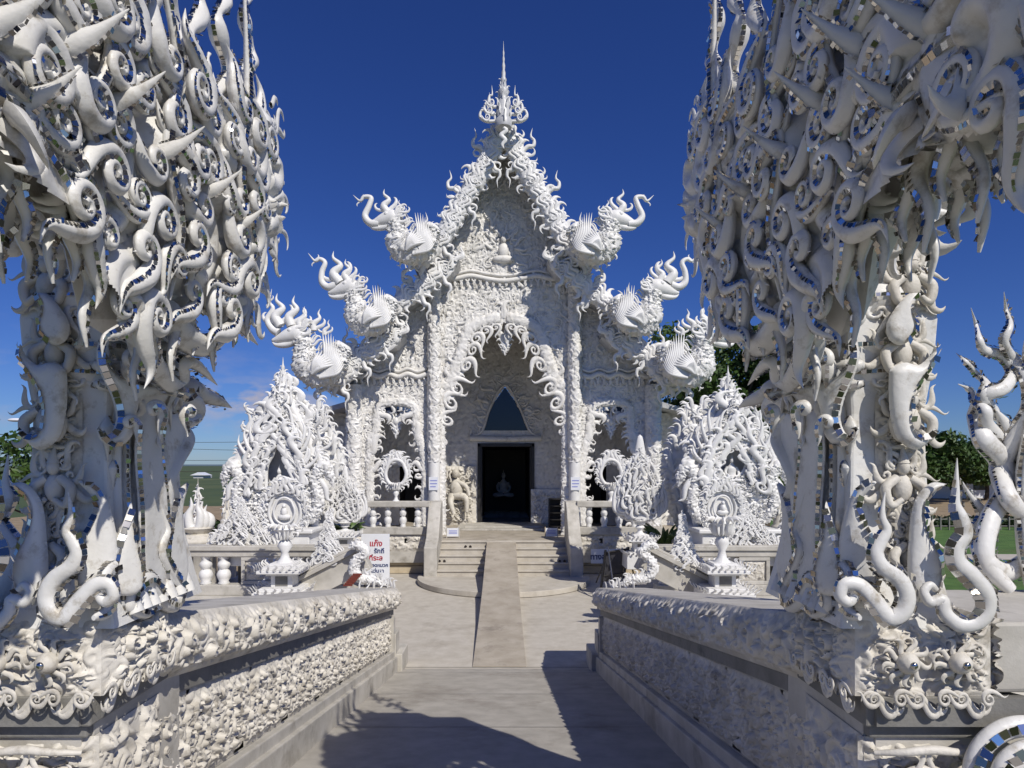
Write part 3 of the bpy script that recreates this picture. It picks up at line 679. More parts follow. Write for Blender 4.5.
    # flat lobes and balls riding on the boat and waist plates
    for (u_, v_, sz, an, h_) in ((268, 150, .20, .1, 1), (300, 175, .13, -.3, -1), (322, 150, .18, .2, -1), (350, 175, .13, .1, 1), (285, 325, .15, 3.0, 1), (345, 330, .13, 3.2, -1), (240, 350, .12, 2.8, 1), (240, 235, .12, .6, 1)):
        c = CP.px(*LQ(u_, v_)); cv = CURVES['volute'].copy(); cv[:, 0] *= h_; ca, sa = math.cos(an), math.sin(an)
        Pn = CP.w(CP.uv(c) + np.stack([cv[:, 0] * ca - cv[:, 1] * sa, cv[:, 0] * sa + cv[:, 1] * ca], 1) * sz, np.full(len(cv), .05))
        piece('scroll', Pn[::2], prof(len(Pn), .15 * sz, 'scroll')[::2], CP.n, .8, ((PI * .5, .02),), n=10, sub=3)
    for (u_, v_) in ((300, 215), (255, 262), (318, 262)):
        c = CP.px(*LQ(u_, v_)); piece('drop', [c + (0, -.03, .10), c + (0, -.05, .05), c + (0, -.05, 0), c + (0, -.03, -.09)], [.01, .034, .03, .002], (-.6, -.8, 0), .8, ((PI / 2, .018),), n=10)
    # bands of the side capital, wrapping from front corner to far corner
    def band(py0, py1, r, name='collar', x=1.70, st=.026):
        pts = [SP(862, py0 - 3, x + .02), SP(856, py0, x - .02), SP(835, (py0 * .6 + py1 * .4) + 6, x - .06), SP(812, (py0 * .2 + py1 * .8) + 4, x - .06), SP(790, py1, x)]
        piece(name, pts, [r * .3, r, r * 1.15, r, r * .3], (-1, -.1, 0), .8, ((PI / 2 + .3, st), (-PI / 2, st)), a=.02, b=.98)
    band(366, 356, .035); band(385, 372, .025)
    # tear drops hanging on the side face
    for (px, py, s) in ((850, 430, .20), (826, 425, .22), (806, 420, .19), (845, 470, .14), (820, 462, .15), (800, 380, .14), (830, 330, .2), (846, 330, .16), (812, 335, .2)):
        c = SP(px, py, 1.68); piece('drop', [c + (0, 0, s * .35), c + (0, 0, s * .15), c, c - (0, 0, s * .35), c - (0, 0, s * .75)], [.004, s * .2, s * .24, s * .13, .001], (-1, 0, 0), .6, ((PI / 2, .02),), n=10)
    # horn scroll reaching over the bridge end (far corner) and the wavy hanging tube
    piece('horn_scroll', [SP(800, 410, 1.66), SP(786, 398, 1.62), SP(774, 404, 1.6), SP(772, 416, 1.6), SP(780, 422, 1.6), SP(788, 414, 1.6)], [.05, .075, .065, .05, .04, .02], (-1, 0, 0), .9, ((PI / 2, .02), (0, .024)))
    piece('horn', [SP(785, 395, 1.62), SP(775, 388, 1.6), SP(766, 394, 1.58), SP(757, 398, 1.56), SP(748, 402, 1.54), SP(738, 408, 1.52)], [.04, .062, .05, .045, .03, .002], (-1, 0, 0), .9, ((0, .022), (PI, .022)))
    piece('wavy_stem', [SP(789, 420, 1.63), SP(781, 440, 1.6), SP(789, 462, 1.6), SP(797, 482, 1.62), SP(789, 505, 1.62), SP(795, 530, 1.64), SP(790, 560, 1.66)], [.035, .05, .042, .045, .035, .03, .02], (-1, 0, 0), 1, ((0, .022), (PI, .02)))

    # ---- the winged crown: thick carved body above the shaft
    Xs = lambda z: np.interp(z, [3.95, 4.35, 5.2, 6.6], [1.60, 1.28, 1.18, 1.12])
    def SC(px, py, dx=0.):
        x = 1.4
        for _ in range(40): x = .6 * x + .4 * float(Xs(EYE - (py - CY) * x / (px - CX)))
        p = SP(px, py, x); p[0] += dx; return p
    out = [(800, -150), (796, 20), (780, 84), (752, 104), (724, 100), (704, 125), (698, 160), (699, 225), (716, 300), (745, 318), (770, 312), (800, 322), (835, 340), (858, 322), (866, 250), (884, 215), (915, 190), (950, 150), (1024, 128), (1120, 150), (1240, 60), (1240, -900), (820, -200)]
    W = np.array([SC(a, b)[1:] for a, b in out])             # (Y, Z)
    W[:, 1] = np.minimum(W[:, 1], 6.55 + .12 * np.sin(W[:, 0] * 9))
    ymin, ymax, zmin, zmax = W[:, 0].min(), W[:, 0].max(), W[:, 1].min(), 6.75
    mb = MB()
    def body_fn(Pp, u, v):
        Pp = Pp.copy(); y = Pp[..., 1]; z = Pp[..., 2]
        Pp[..., 0] += Xs(z) - 1.0 + .04 * np.sin(z * 3 + y * 2); return Pp
    keep = lambda u, v: inpoly([tuple(q) for q in W], ymax - u, zmin + v)
    relief(mb, (1.0, ymax, zmin), (0, -(ymax - ymin), 0), (0, 0, zmax - zmin), .010, .13, 1.5, TILE4, off=(.2, .33), Nn=(-1, 0, 0), edge=False, keep=keep, fn=body_fn)
    mb.build('winged_crown', 'enamel', t, mx=mx)
    # body behind the carved skin: gives the crown its depth and its hollow underside
    mb = MB(); A = []; B_ = []; cen = W.mean(0)
    for y, z in cen + (W - cen) * .985:
        A.append((float(Xs(z)) + .03, y, z)); B_.append((float(np.interp(y, [1.2, 2.7, 3.2], [1.42, 1.46, 1.78])), cen[0] + (y - cen[0]) * .9, max(z + .15, 4.66 if y < 3.0 else 4.40)))
    n_ = len(A); mb.ngon(A + B_, [list(range(n_))[::-1], list(range(n_, 2 * n_))] + [[i, (i + 1) % n_, n_ + (i + 1) % n_, n_ + i] for i in range(n_)])
    mb.build('crown_core', 'enamel', t, smooth=False, mx=mx)
    # outer flared lobe over the front face of the shaft, with relief underside
    mb = MB(); gg = np.random.default_rng(8)
    for k in range(150):
        y = gg.uniform(1.5, 3.1); x = gg.uniform(1.2, 1.30 + .14 * y); put(mb, KF[k % 4], (x, y, 4.78), (gg.normal(0, .5), gg.normal(0, .5), -.8), gg.uniform(.14, .26), (gg.normal(), gg.normal(), .1), flip=k % 2, wide=1.4)
    mb.build('underside_carving', 'enamel', t, mx=mx)
    # big scrolls with tiled edges on the inner face
    def face(px, py, dx=0): 
        c = SC(px, py); c[0] += -.05 + dx; return c
    def bigscroll(px, py, size, ang, hand=1, kind='curl', w=.085, strips=2, name='scroll', lift=0):
        c = face(px, py, -lift); cv = CURVES[kind].copy(); cv[:, 0] *= hand
        ca, sa = math.cos(ang), math.sin(ang)
        # plane (dy, dz) seen from the bridge: +y is away (towards smaller px)
        yy = cv[:, 0] * ca - cv[:, 1] * sa; zz = cv[:, 0] * sa + cv[:, 1] * ca
        Pn = np.stack([np.full(len(yy), c[0]) - .03 * np.linspace(1, 0, len(yy)), c[1] + yy * size, c[2] + zz * size], 1)
        rad = kprof(len(cv), w * size)
        mbb = MB(); C, r, T, N, B = tube(mbb, Pn, rad, (-1, 0, 0), 12, 1, 1.0, raw=True, lens=True)
        o = mbb.build(name, 'enamel', t, mx=mx)
        mm = MB(); s0 = PI * .30 if hand > 0 else PI * .70
        tube_tiles(mm, C, r, N, B, s0, .017, .002, .1, .95, .75)
        if strips > 1: tube_tiles(mm, C, r, N, B, PI - s0, .014, .002, .2, .9, .75)
        mm.build('mirror_strip', 'mirror', o, mx=mx)
        return o
    G = np.random.default_rng(21)
    placed = []
    polypx = [(a, b) for a, b in out]
    # ordered courses of scrolls: lower ones hang, upper ones rise and sweep away from the bridge
    rows = 0
    for zc in np.arange(4.02, 6.6, .185):
        rows += 1; k = 0
        for yc in np.arange(1.35 + .11 * (rows % 2), 4.3, .205):
            k += 1; jy, jz = G.normal(0, .035, 2); y_, z_ = yc + jy, zc + jz
            if not inpoly([tuple(q) for q in W], np.array([y_ + .10]), np.array([z_]))[0] or not inpoly([tuple(q) for q in W], np.array([y_]), np.array([z_]))[0]: continue
            xs_ = float(Xs(z_)) ; a, b = CX + F * xs_ / y_, CY - F * (z_ - EYE) / y_
            if a > 1060 or b < -40: continue
            an = np.interp(z_, [4.0, 4.7, 5.0, 6.5], [3.1, 2.7, .7, .15]) * (1 if z_ > 4.85 else 1) + G.normal(0, .3)
            bigscroll(a, b, G.uniform(.24, .37), an, (-1) ** (k + rows), ('kanok', 'kanok', 'kanok2')[G.integers(3)], .125, 1 + (k % 2 == 0), lift=.015 * (k % 3))
            placed.append((a, b))
    # long sweeping ribs
    for pts in ([(1030, 10), (960, 60), (900, 130), (868, 200), (858, 260)], [(1020, 60), (940, 110), (890, 190), (880, 240)], [(800, -10), (790, 70), (800, 150), (790, 230), (800, 300)], [(730, 0), (728, 90), (735, 180), (725, 250), (740, 300)],
                [(850, 0), (850, 60), (870, 120), (850, 180)]):
        Pn = [face(a, b, -.03) for a, b in pts]
        piece('rib', Pn, [.012] + [.026] * (len(Pn) - 2) + [.006], (-1, 0, 0), .8, ((PI * .35, .026), (PI * .65, .022)), n=10)
    # thorns standing out towards the bridge
    for (px, py, s) in ((888, 40, .24), (845, 97, .22), (803, 148, .21), (764, 188, .20), (738, 222, .19), (960, 20, .24), (925, 95, .2)):
        c = face(px, py); d = np.array([-.85, .05, .42]); d = d / np.linalg.norm(d) * s
        piece('thorn', [c + (.05, 0, -.04), c + d * .25 + (0, 0, -.03), c + d * .6 + (0, 0, -.025), c + d], [s * .17, s * .15, s * .08, .002], (.2, 1, .1), .45, ((0, .016), (PI, .014)), n=10, lift=.002)
    # fringe of hanging hooks along the lower edge
    fr = [(722, 300, 1), (735, 318, 0), (752, 325, 1), (770, 322, 0), (788, 328, 1), (805, 335, 0), (822, 345, 1), (862, 280, 1), (872, 235, 0), (890, 210, 1), (915, 190, 0), (935, 170, 1), (955, 145, 0), (990, 130, 1), (1020, 122, 0)]
    for k, (px, py, h) in enumerate(fr):
        c = face(px, py, .02); s = .27; hd = 1 if h else -1
        cv = wavecurve(26, 1.1, .14 * hd)
        for dx in ((0, .16) if k > 7 else (0,)):
            Pn = np.stack([np.full(26, c[0] + dx), c[1] + cv[:, 0] * s, c[2] + .06 - cv[:, 1] * s * (.85 + .3 * h)], 1)
            s_ = np.linspace(0, 1, 26); rad = .030 * (1 - s_) ** .7 + .002
            piece('drip', Pn[::3], rad[::3], (-1, 0, 0), .8, ((PI / 2, .02), (0, .02)), n=10, sub=4)
    # larger curled arms under the far wing
    piece('curled_arm', [SC(790, 310), SC(775, 335), SC(757, 345), SC(745, 338), SC(741, 325), SC(733, 318), SC(722, 330), SC(710, 345)], [.07, .075, .06, .05, .045, .04, .03, .003], (-1, 0, 0), .9, ((0, .024), (PI, .022)))
    piece('curled_arm', [SC(812, 325), SC(806, 360), SC(792, 382), SC(781, 378), SC(778, 366), SC(770, 362), SC(760, 370), SC(748, 385)], [.06, .06, .055, .045, .04, .035, .025, .003], (-1, 0, 0), .9, ((0, .022), (PI, .022)))
    piece('curled_arm', [SC(770, 270), SC(752, 300), SC(737, 318), SC(724, 308), SC(722, 290), SC(716, 282)], [.06, .06, .05, .045, .03, .003], (-1, 0, 0), .9, ((0, .024), (PI, .022)))
    # upright wavy flames at the far edge, against the sky
    for k, (px, py, hgt) in enumerate(((716, 112, 1.15), (737, 108, 1.3), (760, 104, 1.5), (704, 170, .6), (700, 215, .45), (782, 90, 1.6), (726, 125, .5), (748, 122, .55), (771, 110, .6))):
        c = SC(px, py); cv = wavecurve(40, 2.6, .085 * (-1) ** k); s_ = np.linspace(0, 1, 40)
        Pn = np.stack([np.full(40, c[0]), c[1] + cv[:, 0] * 1.1 * min(1, hgt), c[2] - .1 + cv[:, 1] * hgt * .8], 1)
        rad = (.05 + .018 * np.sin(s_ * 2.6 * 4 * PI)) * (1 - s_ * .75) * min(1, hgt + .1)
        piece('sky_flame', Pn[::2], rad[::2], (-1, 0, 0), .9, ((0, .022), (PI, .022)), n=10, sub=3)
    # tiny side barbs on the far edge
    mb = MB()
    for k in range(26):
        py = 105 + k * 8; c = SP(700 + 6 * math.sin(k * 1.7) + (max(0, py - 230)) * .25, py, 1.3)
        put(mb, KF[(0, 1, 2)[k % 3]], c, (0, 1, .5 if py < 150 else -.9), .15 + .05 * (k % 3), (-1, 0, 0), flip=k % 2, wide=1.2)
    mb.build('edge_barbs', 'enamel', t, mx=mx)
    # leaf sprays filling the side between shaft and crown
    for (px, py, s, an, h) in ((856, 318, .30, .2, 1), (838, 322, .26, -.2, -1), (818, 340, .24, .1, 1), (800, 352, .2, .3, -1), (846, 372, .16, .1, 1), (822, 376, .16, 0, -1), (850, 560, .3, 0, 1), (824, 590, .24, .2, -1), (845, 600, .2, 1.2, 1), (810, 600, .2, 1.0, -1)):
        c = SP(px, py, 1.67); cv = CURVES['curl'].copy(); cv[:, 0] *= h
        ca, sa = math.cos(an), math.sin(an); yy = cv[:, 0] * ca - cv[:, 1] * sa; zz = cv[:, 0] * sa + cv[:, 1] * ca
        Pn = np.stack([np.full(len(yy), c[0]), c[1] + yy * s, c[2] + zz * s], 1)
        piece('scroll', Pn[::2], prof(len(Pn), .11 * s, 'scroll')[::2], (-1, 0, 0), .8, ((PI * .4, .02),), n=10, sub=3)
    return t
gate(None, 'ornate white pillar with winged crown on the right of the bridge, mostly in shade')
gate(AX, 'ornate white pillar with winged crown on the left of the bridge, sunlit on its inner side')
#=== TEMPLE ===
# ------------------------------------------------------------------ temple
YF = 24.5                               # plane of the carved front
def XZ(px, py, Y=YF): p = P(px, py, Y); return (p[0], p[2])
def mirror_px(pts): return [(1007 - a, b) for a, b in pts][::-1]
PLAT = 1.12
temple = thing('temple', 'white temple with steep tiered gable, carved all over, facing the bridge', 'temple', (0, 26, 0))
T = temple
def both(mbf, name, m, **kw):
    mbf().build(name, m, T, **kw); mbf().build(name, m, T, mx=0, **kw)
# front wall
half = [(503.5, 128), (490, 165), (470, 205), (450, 240), (432, 262), (420, 288), (395, 318), (378, 338), (372, 352), (358, 372), (350, 392), (350, 545)]
facade = [XZ(*p) for p in half] + [XZ(*p) for p in mirror_px(half)[:-1]]
arch_half = [(503.5, 318), (492, 320), (476, 327), (468, 340), (462, 360), (452, 385), (443, 400), (443, 548)]
arch = [XZ(*p) for p in arch_half] + [XZ(*p) for p in mirror_px(arch_half)[:-1]]
win_l = [(380, 405), (412, 405), (417, 430), (425, 465), (425, 548), (370, 548), (370, 450), (376, 430)]
wl = [XZ(*p) for p in win_l]; wr = [XZ(*p) for p in mirror_px(win_l)]
def keep_f(u, v):
    X = u - 6.2; Z = v + .8
    return inpoly(facade, X, Z) & ~inpoly(arch, X, Z) & ~inpoly(wl, X, Z) & ~inpoly(wr, X, Z)
mb = MB()
relief(mb, (-6.2, YF, .8), (12.4, 0, 0), (0, 0, 16), .036, .13, 1.7, TILE, Nn=(0, -1, 0), edge=False, keep=keep_f)
mb.build('front_wall', 'stucco', T)
# larger carved figures of the pediment and the wall above the arch
mb = MB()
g = np.random.default_rng(4)
for k in range(260):
    px, py = g.uniform(385, 622), g.uniform(175, 395)
    if not (inpoly(facade, *[np.array([q]) for q in XZ(px, py)])[0] and not inpoly(arch, *[np.array([q]) for q in XZ(px, py)])[0]): continue
    c = P(px, py, YF - .06); s = g.uniform(.22, .5)
    put(mb, KF[g.integers(4)], c, (g.normal(0, .5), -.15, 1), s, (0, -1, 0), flip=px > 503.5, wide=1.3)
for k in range(2600):
    px, py = g.uniform(346, 661), g.uniform(150, 530)
    xz = [np.array([q]) for q in XZ(px, py)]
    if not inpoly(facade, *xz)[0] or inpoly(arch, *xz)[0] or inpoly(wl, *xz)[0] or inpoly(wr, *xz)[0]: continue
    put(mb, KF[(3, 5, 1)[k % 3]], P(px, py, YF - .03), (g.normal(0, .8), -.1, 1), g.uniform(.20, .42), (0, -1, 0), flip=k % 2, wide=1.25)
# seated figure in the middle of the pediment, with halo
c = P(503.5, 262, YF - .12)
ball(mb, c + (0, 0, .1), (.42, .14, .16)); ball(mb, c + (0, 0, .42), (.2, .13, .3)); ball(mb, c + (0, -.02, .82), (.11, .11, .14)); tube(mb, [c + (0, 0, .9), c + (0, 0, 1.1)], [.06, .01])
for k in range(13):
    a = PI * (k / 12); put(mb, KF[k % 3], c + (.40 * math.cos(a), .03, .5 + .45 * math.sin(a)), (math.cos(a), 0, math.sin(a) + .2), .5, (0, -1, 0), flip=k % 2)
mb.build('pediment_carving', 'stucco', T)
# cornices with drooping fringe
for (y0, xa, xb) in ((276, 437, 570), (374, 350, 427), (374, 580, 657)):
    mb = MB()
    pts = [P(xa + (xb - xa) * k / 8, y0 + (3 if k % 2 else 0) + (5 if k == 4 and xb - xa > 100 else 0), YF - .12) for k in range(9)]
    tube(mb, pts, [.10] * 9, n=8)
    tube(mb, [p + (0, .02, .2) for p in pts], [.06] * 9, n=6)
    for k in range(int((xb - xa) / 3.2)):
        put(mb, KF[k % 2], P(xa + k * 3.2, y0 + 2, YF - .14), (0, 0, -1), .30, (0, -1, 0), flip=k % 2)
    mb.build('cornice', 'stucco', T)
# columns of the front
def column(px0, px1, ytop, Yc, smooth_to, name='column'):
    c = P((px0 + px1) / 2, 300, Yc); r = (px1 - px0) * Yc / F / 2; ztop = P(0, ytop, Yc)[2]; zs = P(0, smooth_to, Yc)[2]
    mb = MB()
    n = 40; m = int((ztop - zs) / .035); a = np.linspace(0, 2 * PI, n + 1); zz = np.linspace(zs, ztop, m)
    A, Zz = np.meshgrid(a, zz); h = sample(TILE2, A / (2 * PI) * 1, Zz / 1.7) * .09
    rr = r * .86 + h
    V = np.stack([c[0] + rr * np.cos(A), c[1] + rr * np.sin(A), Zz], -1).reshape(-1, 3)
    j, i = np.meshgrid(np.arange(n), np.arange(m - 1)); b = i * (n + 1) + j
    mb.add(V, np.stack([b, b + 1, b + n + 2, b + n + 1], -1).reshape(-1, 4))
    for k in range(int((ztop - zs) / .45)):
        for a in (-PI / 2, -PI / 2 - .9, -PI / 2 + .9):
            put(mb, KF[(3, 1)[k % 2]], (c[0] + r * .9 * math.cos(a), c[1] + r * .9 * math.sin(a), ztop - .1 - .45 * k), (math.cos(a) * .05, math.sin(a) * .05, -1), .32, (math.cos(a), math.sin(a), 0), flip=k % 2, wide=1.3)
    o = mb.build(name, 'stucco', T)
    mb = MB(); lathe(mb, [(r * .88, PLAT), (r * .88, zs + .05)], (c[0], c[1], 0), 28); mb.build('column_base', 'shrine', o)
    return o, c, r
c1 = column(427.5, 441, 285, 24.25, 462); c2 = column(568, 581.5, 285, 24.25, 462)
for o_, c_, r_ in (c1, c2):
    mb = MB(); box(mb, c_[0] - .17, c_[0] + .17, c_[1] - r_ - .0, c_[1] - r_ + .02, P(0, 490, 24.2)[2], P(0, 477, 24.2)[2]); mb.build('paper_notice', 'signw', o_, smooth=False)
    for k in range(3): 
        mb = MB(); box(mb, c_[0] - .13, c_[0] + .13 - .05 * (k == 2), c_[1] - r_ - .004, c_[1] - r_ - .001, P(0, 481.0 + k * 3, 24.2)[2], P(0, 480 + k * 3, 24.2)[2]); mb.build('printed_line', 'lilac', o_, smooth=False)
column(346, 362, 385, 24.35, 545, 'corner_column'); column(645, 661, 385, 24.35, 545, 'corner_column')
# flamed borders of the openings
for sgn in (0, 1):
    mb = MB()
    pts = [P(a, b, YF - .08) for a, b in arch_half[::-1]]
    rtube(mb, [p - (.12, 0, 0) for p in pts], [.17] * len(pts), flat=.5, ts=.9, amp=.14)
    flames_along(mb, pts[1:], .55, .26, side=-1, lean=.9, kinds=(0, 3, 2), wide=1.3)
    flames_along(mb, pts[1:], .25, .12, side=1, lean=.7, kinds=(1, 3, 0, 2), wide=1.7)
    # hooked lobes biting into the opening
    for (a, b, s, dx, dz) in ((443, 418, .75, .5, .9), (446, 400, .9, .8, .6), (452, 385, .9, .9, .5), (462, 360, .8, .8, -.6), (468, 345, .7, .9, -.5), (472, 333, .7, .6, -.8), (482, 325, .6, .3, -1), (492, 322, .5, .2, -1)):
        put(mb, KF[0], P(a, b, YF - .12), (dx, 0, dz), s * .62, (0, -1, 0), flip=True, wide=1.6); put(mb, KF[3], P(a + 3, b + 4, YF - .15), (dx, 0, dz), s, (0, -1, 0), wide=1.4)
    mb.build('arch_fringe', 'stucco', T, mx=0 if sgn else None)
    mb = MB()
    pts = [P(a, b, YF - .06) for a, b in [(425, 540), (425, 465), (417, 430), (412, 405), (380, 405), (376, 430), (370, 450), (370, 540)]]
    rtube(mb, pts, [.11] * len(pts), flat=.6, ts=.8, amp=.12); flames_along(mb, pts, .30, .14, side=1, lean=.5, kinds=(0, 3, 1), wide=1.7); flames_along(mb, pts, .36, .18, side=-1, lean=.3, kinds=(1, 0, 2), wide=1.3)
    for (a, b, s, dx, dz) in ((371, 452, .75, .8, .7), (374, 440, .6, .8, .9), (424, 452, .6, -.8, .8), (420, 440, .75, -.8, .9), (378, 412, .55, .6, -.9), (414, 412, .55, -.6, -.9), (372, 470, .5, .9, .2), (424, 470, .5, -.9, .2)):
        put(mb, KF[0], P(a, b, YF - .1), (dx, 0, dz), s, (0, -1, 0), flip=dx > 0, wide=1.7)
    mb.build('window_fringe', 'stucco', T, mx=0 if sgn else None)
# reveals
mb = MB()
for poly in (arch, wl, wr):
    k = len(poly)
    for i in range(k):
        a, b = poly[i], poly[(i + 1) % k]
        mb.add([(a[0], YF + .01, a[1]), (b[0], YF + .01, b[1]), (b[0], YF + .55, b[1]), (a[0], YF + .55, a[1])], [(0, 1, 2, 3)])
mb.build('opening_reveal', 'stucco', T, smooth=False)
# hanging pendants
for (px, y0, y1, wd) in ((505, 325, 354, 15), (396, 408, 437, 13), (611, 408, 438, 13)):
    mb = MB(); Yp = YF + .15; c0 = P(px, y0, Yp); c1_ = P(px, y1, Yp); h = c0[2] - c1_[2]; c = c0 - (0, 0, h * .45)
    tube(mb, [c0 + (0, 0, .5), c0, c], [.015, .03, .06], n=6); ball(mb, c, (.11, .08, .15))
    for k in range(5):
        z = c[2] + h * .12 - k * h * .13; ww = wd * Yp / F * (1 - k * .19)
        for s in (-1, 1):
            put(mb, KF[0], (c[0], Yp, z - .1), (s, 0, .35), ww, (0, -1, 0), flip=s > 0, wide=1.5); put(mb, KF[1], (c[0], Yp + .03, z - .1), (s * .6, 0, -.5), ww * .6, (0, -1, 0), flip=s < 0, wide=1.5)
    put(mb, KF[4], c - (0, 0, .1), (0, 0, -1), h * .55, (0, -1, 0)); put(mb, KF[4], c, (0, 0, 1), h * .45, (0, -1, 0))
    mb.build('hanging_pendant', 'shrine', T)
# portico interior
YB = 28.4
mb = MB()
door = [XZ(480, 525, YB), XZ(480, 446, YB), XZ(532, 446, YB), XZ(532, 525, YB)]
tri = [XZ(482, 431, YB), XZ(490, 408, YB), XZ(505, 387, YB), XZ(520, 408, YB), XZ(530, 431, YB)]
sd1 = [XZ(400, 540, YB), XZ(400, 467, YB), XZ(427, 467, YB), XZ(427, 540, YB)]; sd2 = [XZ(584, 540, YB), XZ(584, 467, YB), XZ(606, 467, YB), XZ(606, 540, YB)]
kb = lambda u, v: ~(inpoly(door, u - 8, v + 1.1) | inpoly(tri, u - 8, v + 1.1) | inpoly(sd1, u - 8, v + 1.1) | inpoly(sd2, u - 8, v + 1.1))
kb2 = lambda u, v: kb(u, v) & ((np.abs(u - 8) < 3.2) | (v < 4.9))
relief(mb, (-8, YB, 1.1), (16, 0, 0), (0, 0, 10), .045, .09, 1.9, TILE, off=(.4, .2), Nn=(0, -1, 0), edge=False, keep=kb2)
mb.build('back_wall', 'stucco', T)
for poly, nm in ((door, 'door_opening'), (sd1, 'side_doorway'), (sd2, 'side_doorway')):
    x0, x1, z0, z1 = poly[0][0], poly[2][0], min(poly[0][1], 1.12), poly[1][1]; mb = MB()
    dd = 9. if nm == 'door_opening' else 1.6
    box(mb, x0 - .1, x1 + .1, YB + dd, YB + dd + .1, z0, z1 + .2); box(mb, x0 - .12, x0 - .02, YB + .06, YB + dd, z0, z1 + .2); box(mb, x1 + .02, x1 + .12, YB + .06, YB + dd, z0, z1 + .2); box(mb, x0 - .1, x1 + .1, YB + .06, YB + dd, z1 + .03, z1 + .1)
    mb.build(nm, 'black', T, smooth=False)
mb = MB(); x0, x1, z1 = door[0][0], door[2][0], door[1][1]
for a, b, c_, d in ((x0 - .10, x0 + .03, PLAT, z1 + .1), (x1 - .03, x1 + .10, PLAT, z1 + .1), (x0 - .1, x1 + .1, z1 - .03, z1 + .12)): box(mb, a, b, YB - .12, YB + .1, c_, d)
o = mb.build('door_frame', 'wood', T, smooth=False, bevel=.01)
mb = MB()
for k in range(2):
    xx = (x0 + .03, x1 - .09)[k]; box(mb, xx, xx + .06, YB + .1, YB + 1.15, PLAT + .03, z1 - .05)
mb.build('door_leaf', 'wood', T, smooth=False)
mb = MB(); prism(mb, tri, (0, YB + .05, 0), (1, 0, 0), (0, 0, 1), (0, .05, 0)); mb.build('triangular_window', 'glass', T, smooth=False)
mb = MB()
pts = [P(a, b, YB - .08) for a, b in [(470, 437), (482, 431), (490, 408), (505, 385), (520, 408), (530, 431), (541, 437)]]
tube(mb, pts, [.06] * 7, n=8); flames_along(mb, pts, .38, .25, side=-1, lean=.2, kinds=(0, 3, 1)); flames_along(mb, [p + (0, .02, .4) for p in pts[1:6]], .5, .28, side=-1, lean=.2, kinds=(0, 3, 1))
pts = [P(470, 438, YB - .1), P(505, 439, YB - .1), P(541, 438, YB - .1)]; tube(mb, pts, [.13] * 3, n=8)
for k in range(60):
    px, py = 440 + g.uniform(0, 130), g.uniform(330, 430)
    if 478 < px < 534 and py > 385: continue
    put(mb, KF[g.integers(4)], P(px, py, YB - .03), (g.normal(0, .4), 0, 1), g.uniform(.25, .5), (0, -1, 0), flip=g.random() < .5)
mb.build('door_surround', 'stucco', T)
# carved guardian group on the left of the door, fainter one on the right
for sgn in (0, 1):
    mb = MB(); c = P(459, 500, YB - .35)
    relief(mb, P(445, 526, YB - .15), (1.35, 0, 0), (0, 0, 1.6 if sgn else 2.6), .03, .22, 1.3, TILE3, off=(.3 * sgn, .2), Nn=(0, -1, 0))
    if not sgn:
        ball(mb, c + (-.1, 0, .5), (.30, .2, .4)); ball(mb, c + (-.15, -.05, 1.15), (.16, .16, .2)); 
        tube(mb, [c + (-.1, 0, .8), c + (.3, -.15, .6), c + (.45, -.2, .2)], [.12, .1, .07]); tube(mb, [c + (-.2, 0, .2), c + (.3, -.2, .1), c + (.35, -.2, -.5)], [.18, .14, .09]); tube(mb, [c + (-.3, 0, .2), c + (-.35, -.2, -.1), c + (-.2, -.2, -.6)], [.18, .13, .09])
        for k in range(16): put(mb, KF[k % 4], c + (g.uniform(-.6, .6), 0, g.uniform(-.7, 1.0)), (g.normal(), 0, g.normal() + .6), .4, (0, -1, 0), flip=k % 2)
    mb.build('guardian_relief', 'cream' if not sgn else 'stucco', T, mx=0 if sgn else None)
mb = MB()
box(mb, -7.9, -1.5, YB + 2, YB + 20, .2, 5.9); box(mb, 1.6, 7.9, YB + 2, YB + 20, .2, 5.9); box(mb, -1.49, 1.59, YB + 10, YB + 20, .2, 5.9); box(mb, -1.49, 1.59, YB + .3, YB + 10, 4.9, 5.9); box(mb, -2.6, 2.6, YF + .6, YB, 10.0, 10.2)
for s in (-1, 1):
    box(mb, s * 5.6 - .1, s * 5.6 + .1, YF + .6, YB - .02, PLAT, 7.0); box(mb, s * 4.15 - 1.45, s * 4.15 + 1.45, YF + .6, YB, 7.0, 7.15); box(mb, s * 2.65 - .04, s * 2.65 + .04, YF + .6, YB, 7.16, 10.2)
mb.build('body', 'stucco', T, smooth=False)
mb = MB(); box(mb, -8.2, 8.2, 24.0, YB + 4, 0.01, PLAT - .003); box(mb, -5.25, 5.25, 22.72, 24.0, .012, PLAT); mb.build('platform', 'rampmat', T, smooth=False, bevel=.02)
mb = MB(); box(mb, -1.6, 1.6, 26.6, YB, PLAT, PLAT + .12); box(mb, -1.9, 1.9, 25.9, YB, PLAT, PLAT + .06); mb.build('door_step', 'stone', T, smooth=False, bevel=.01)

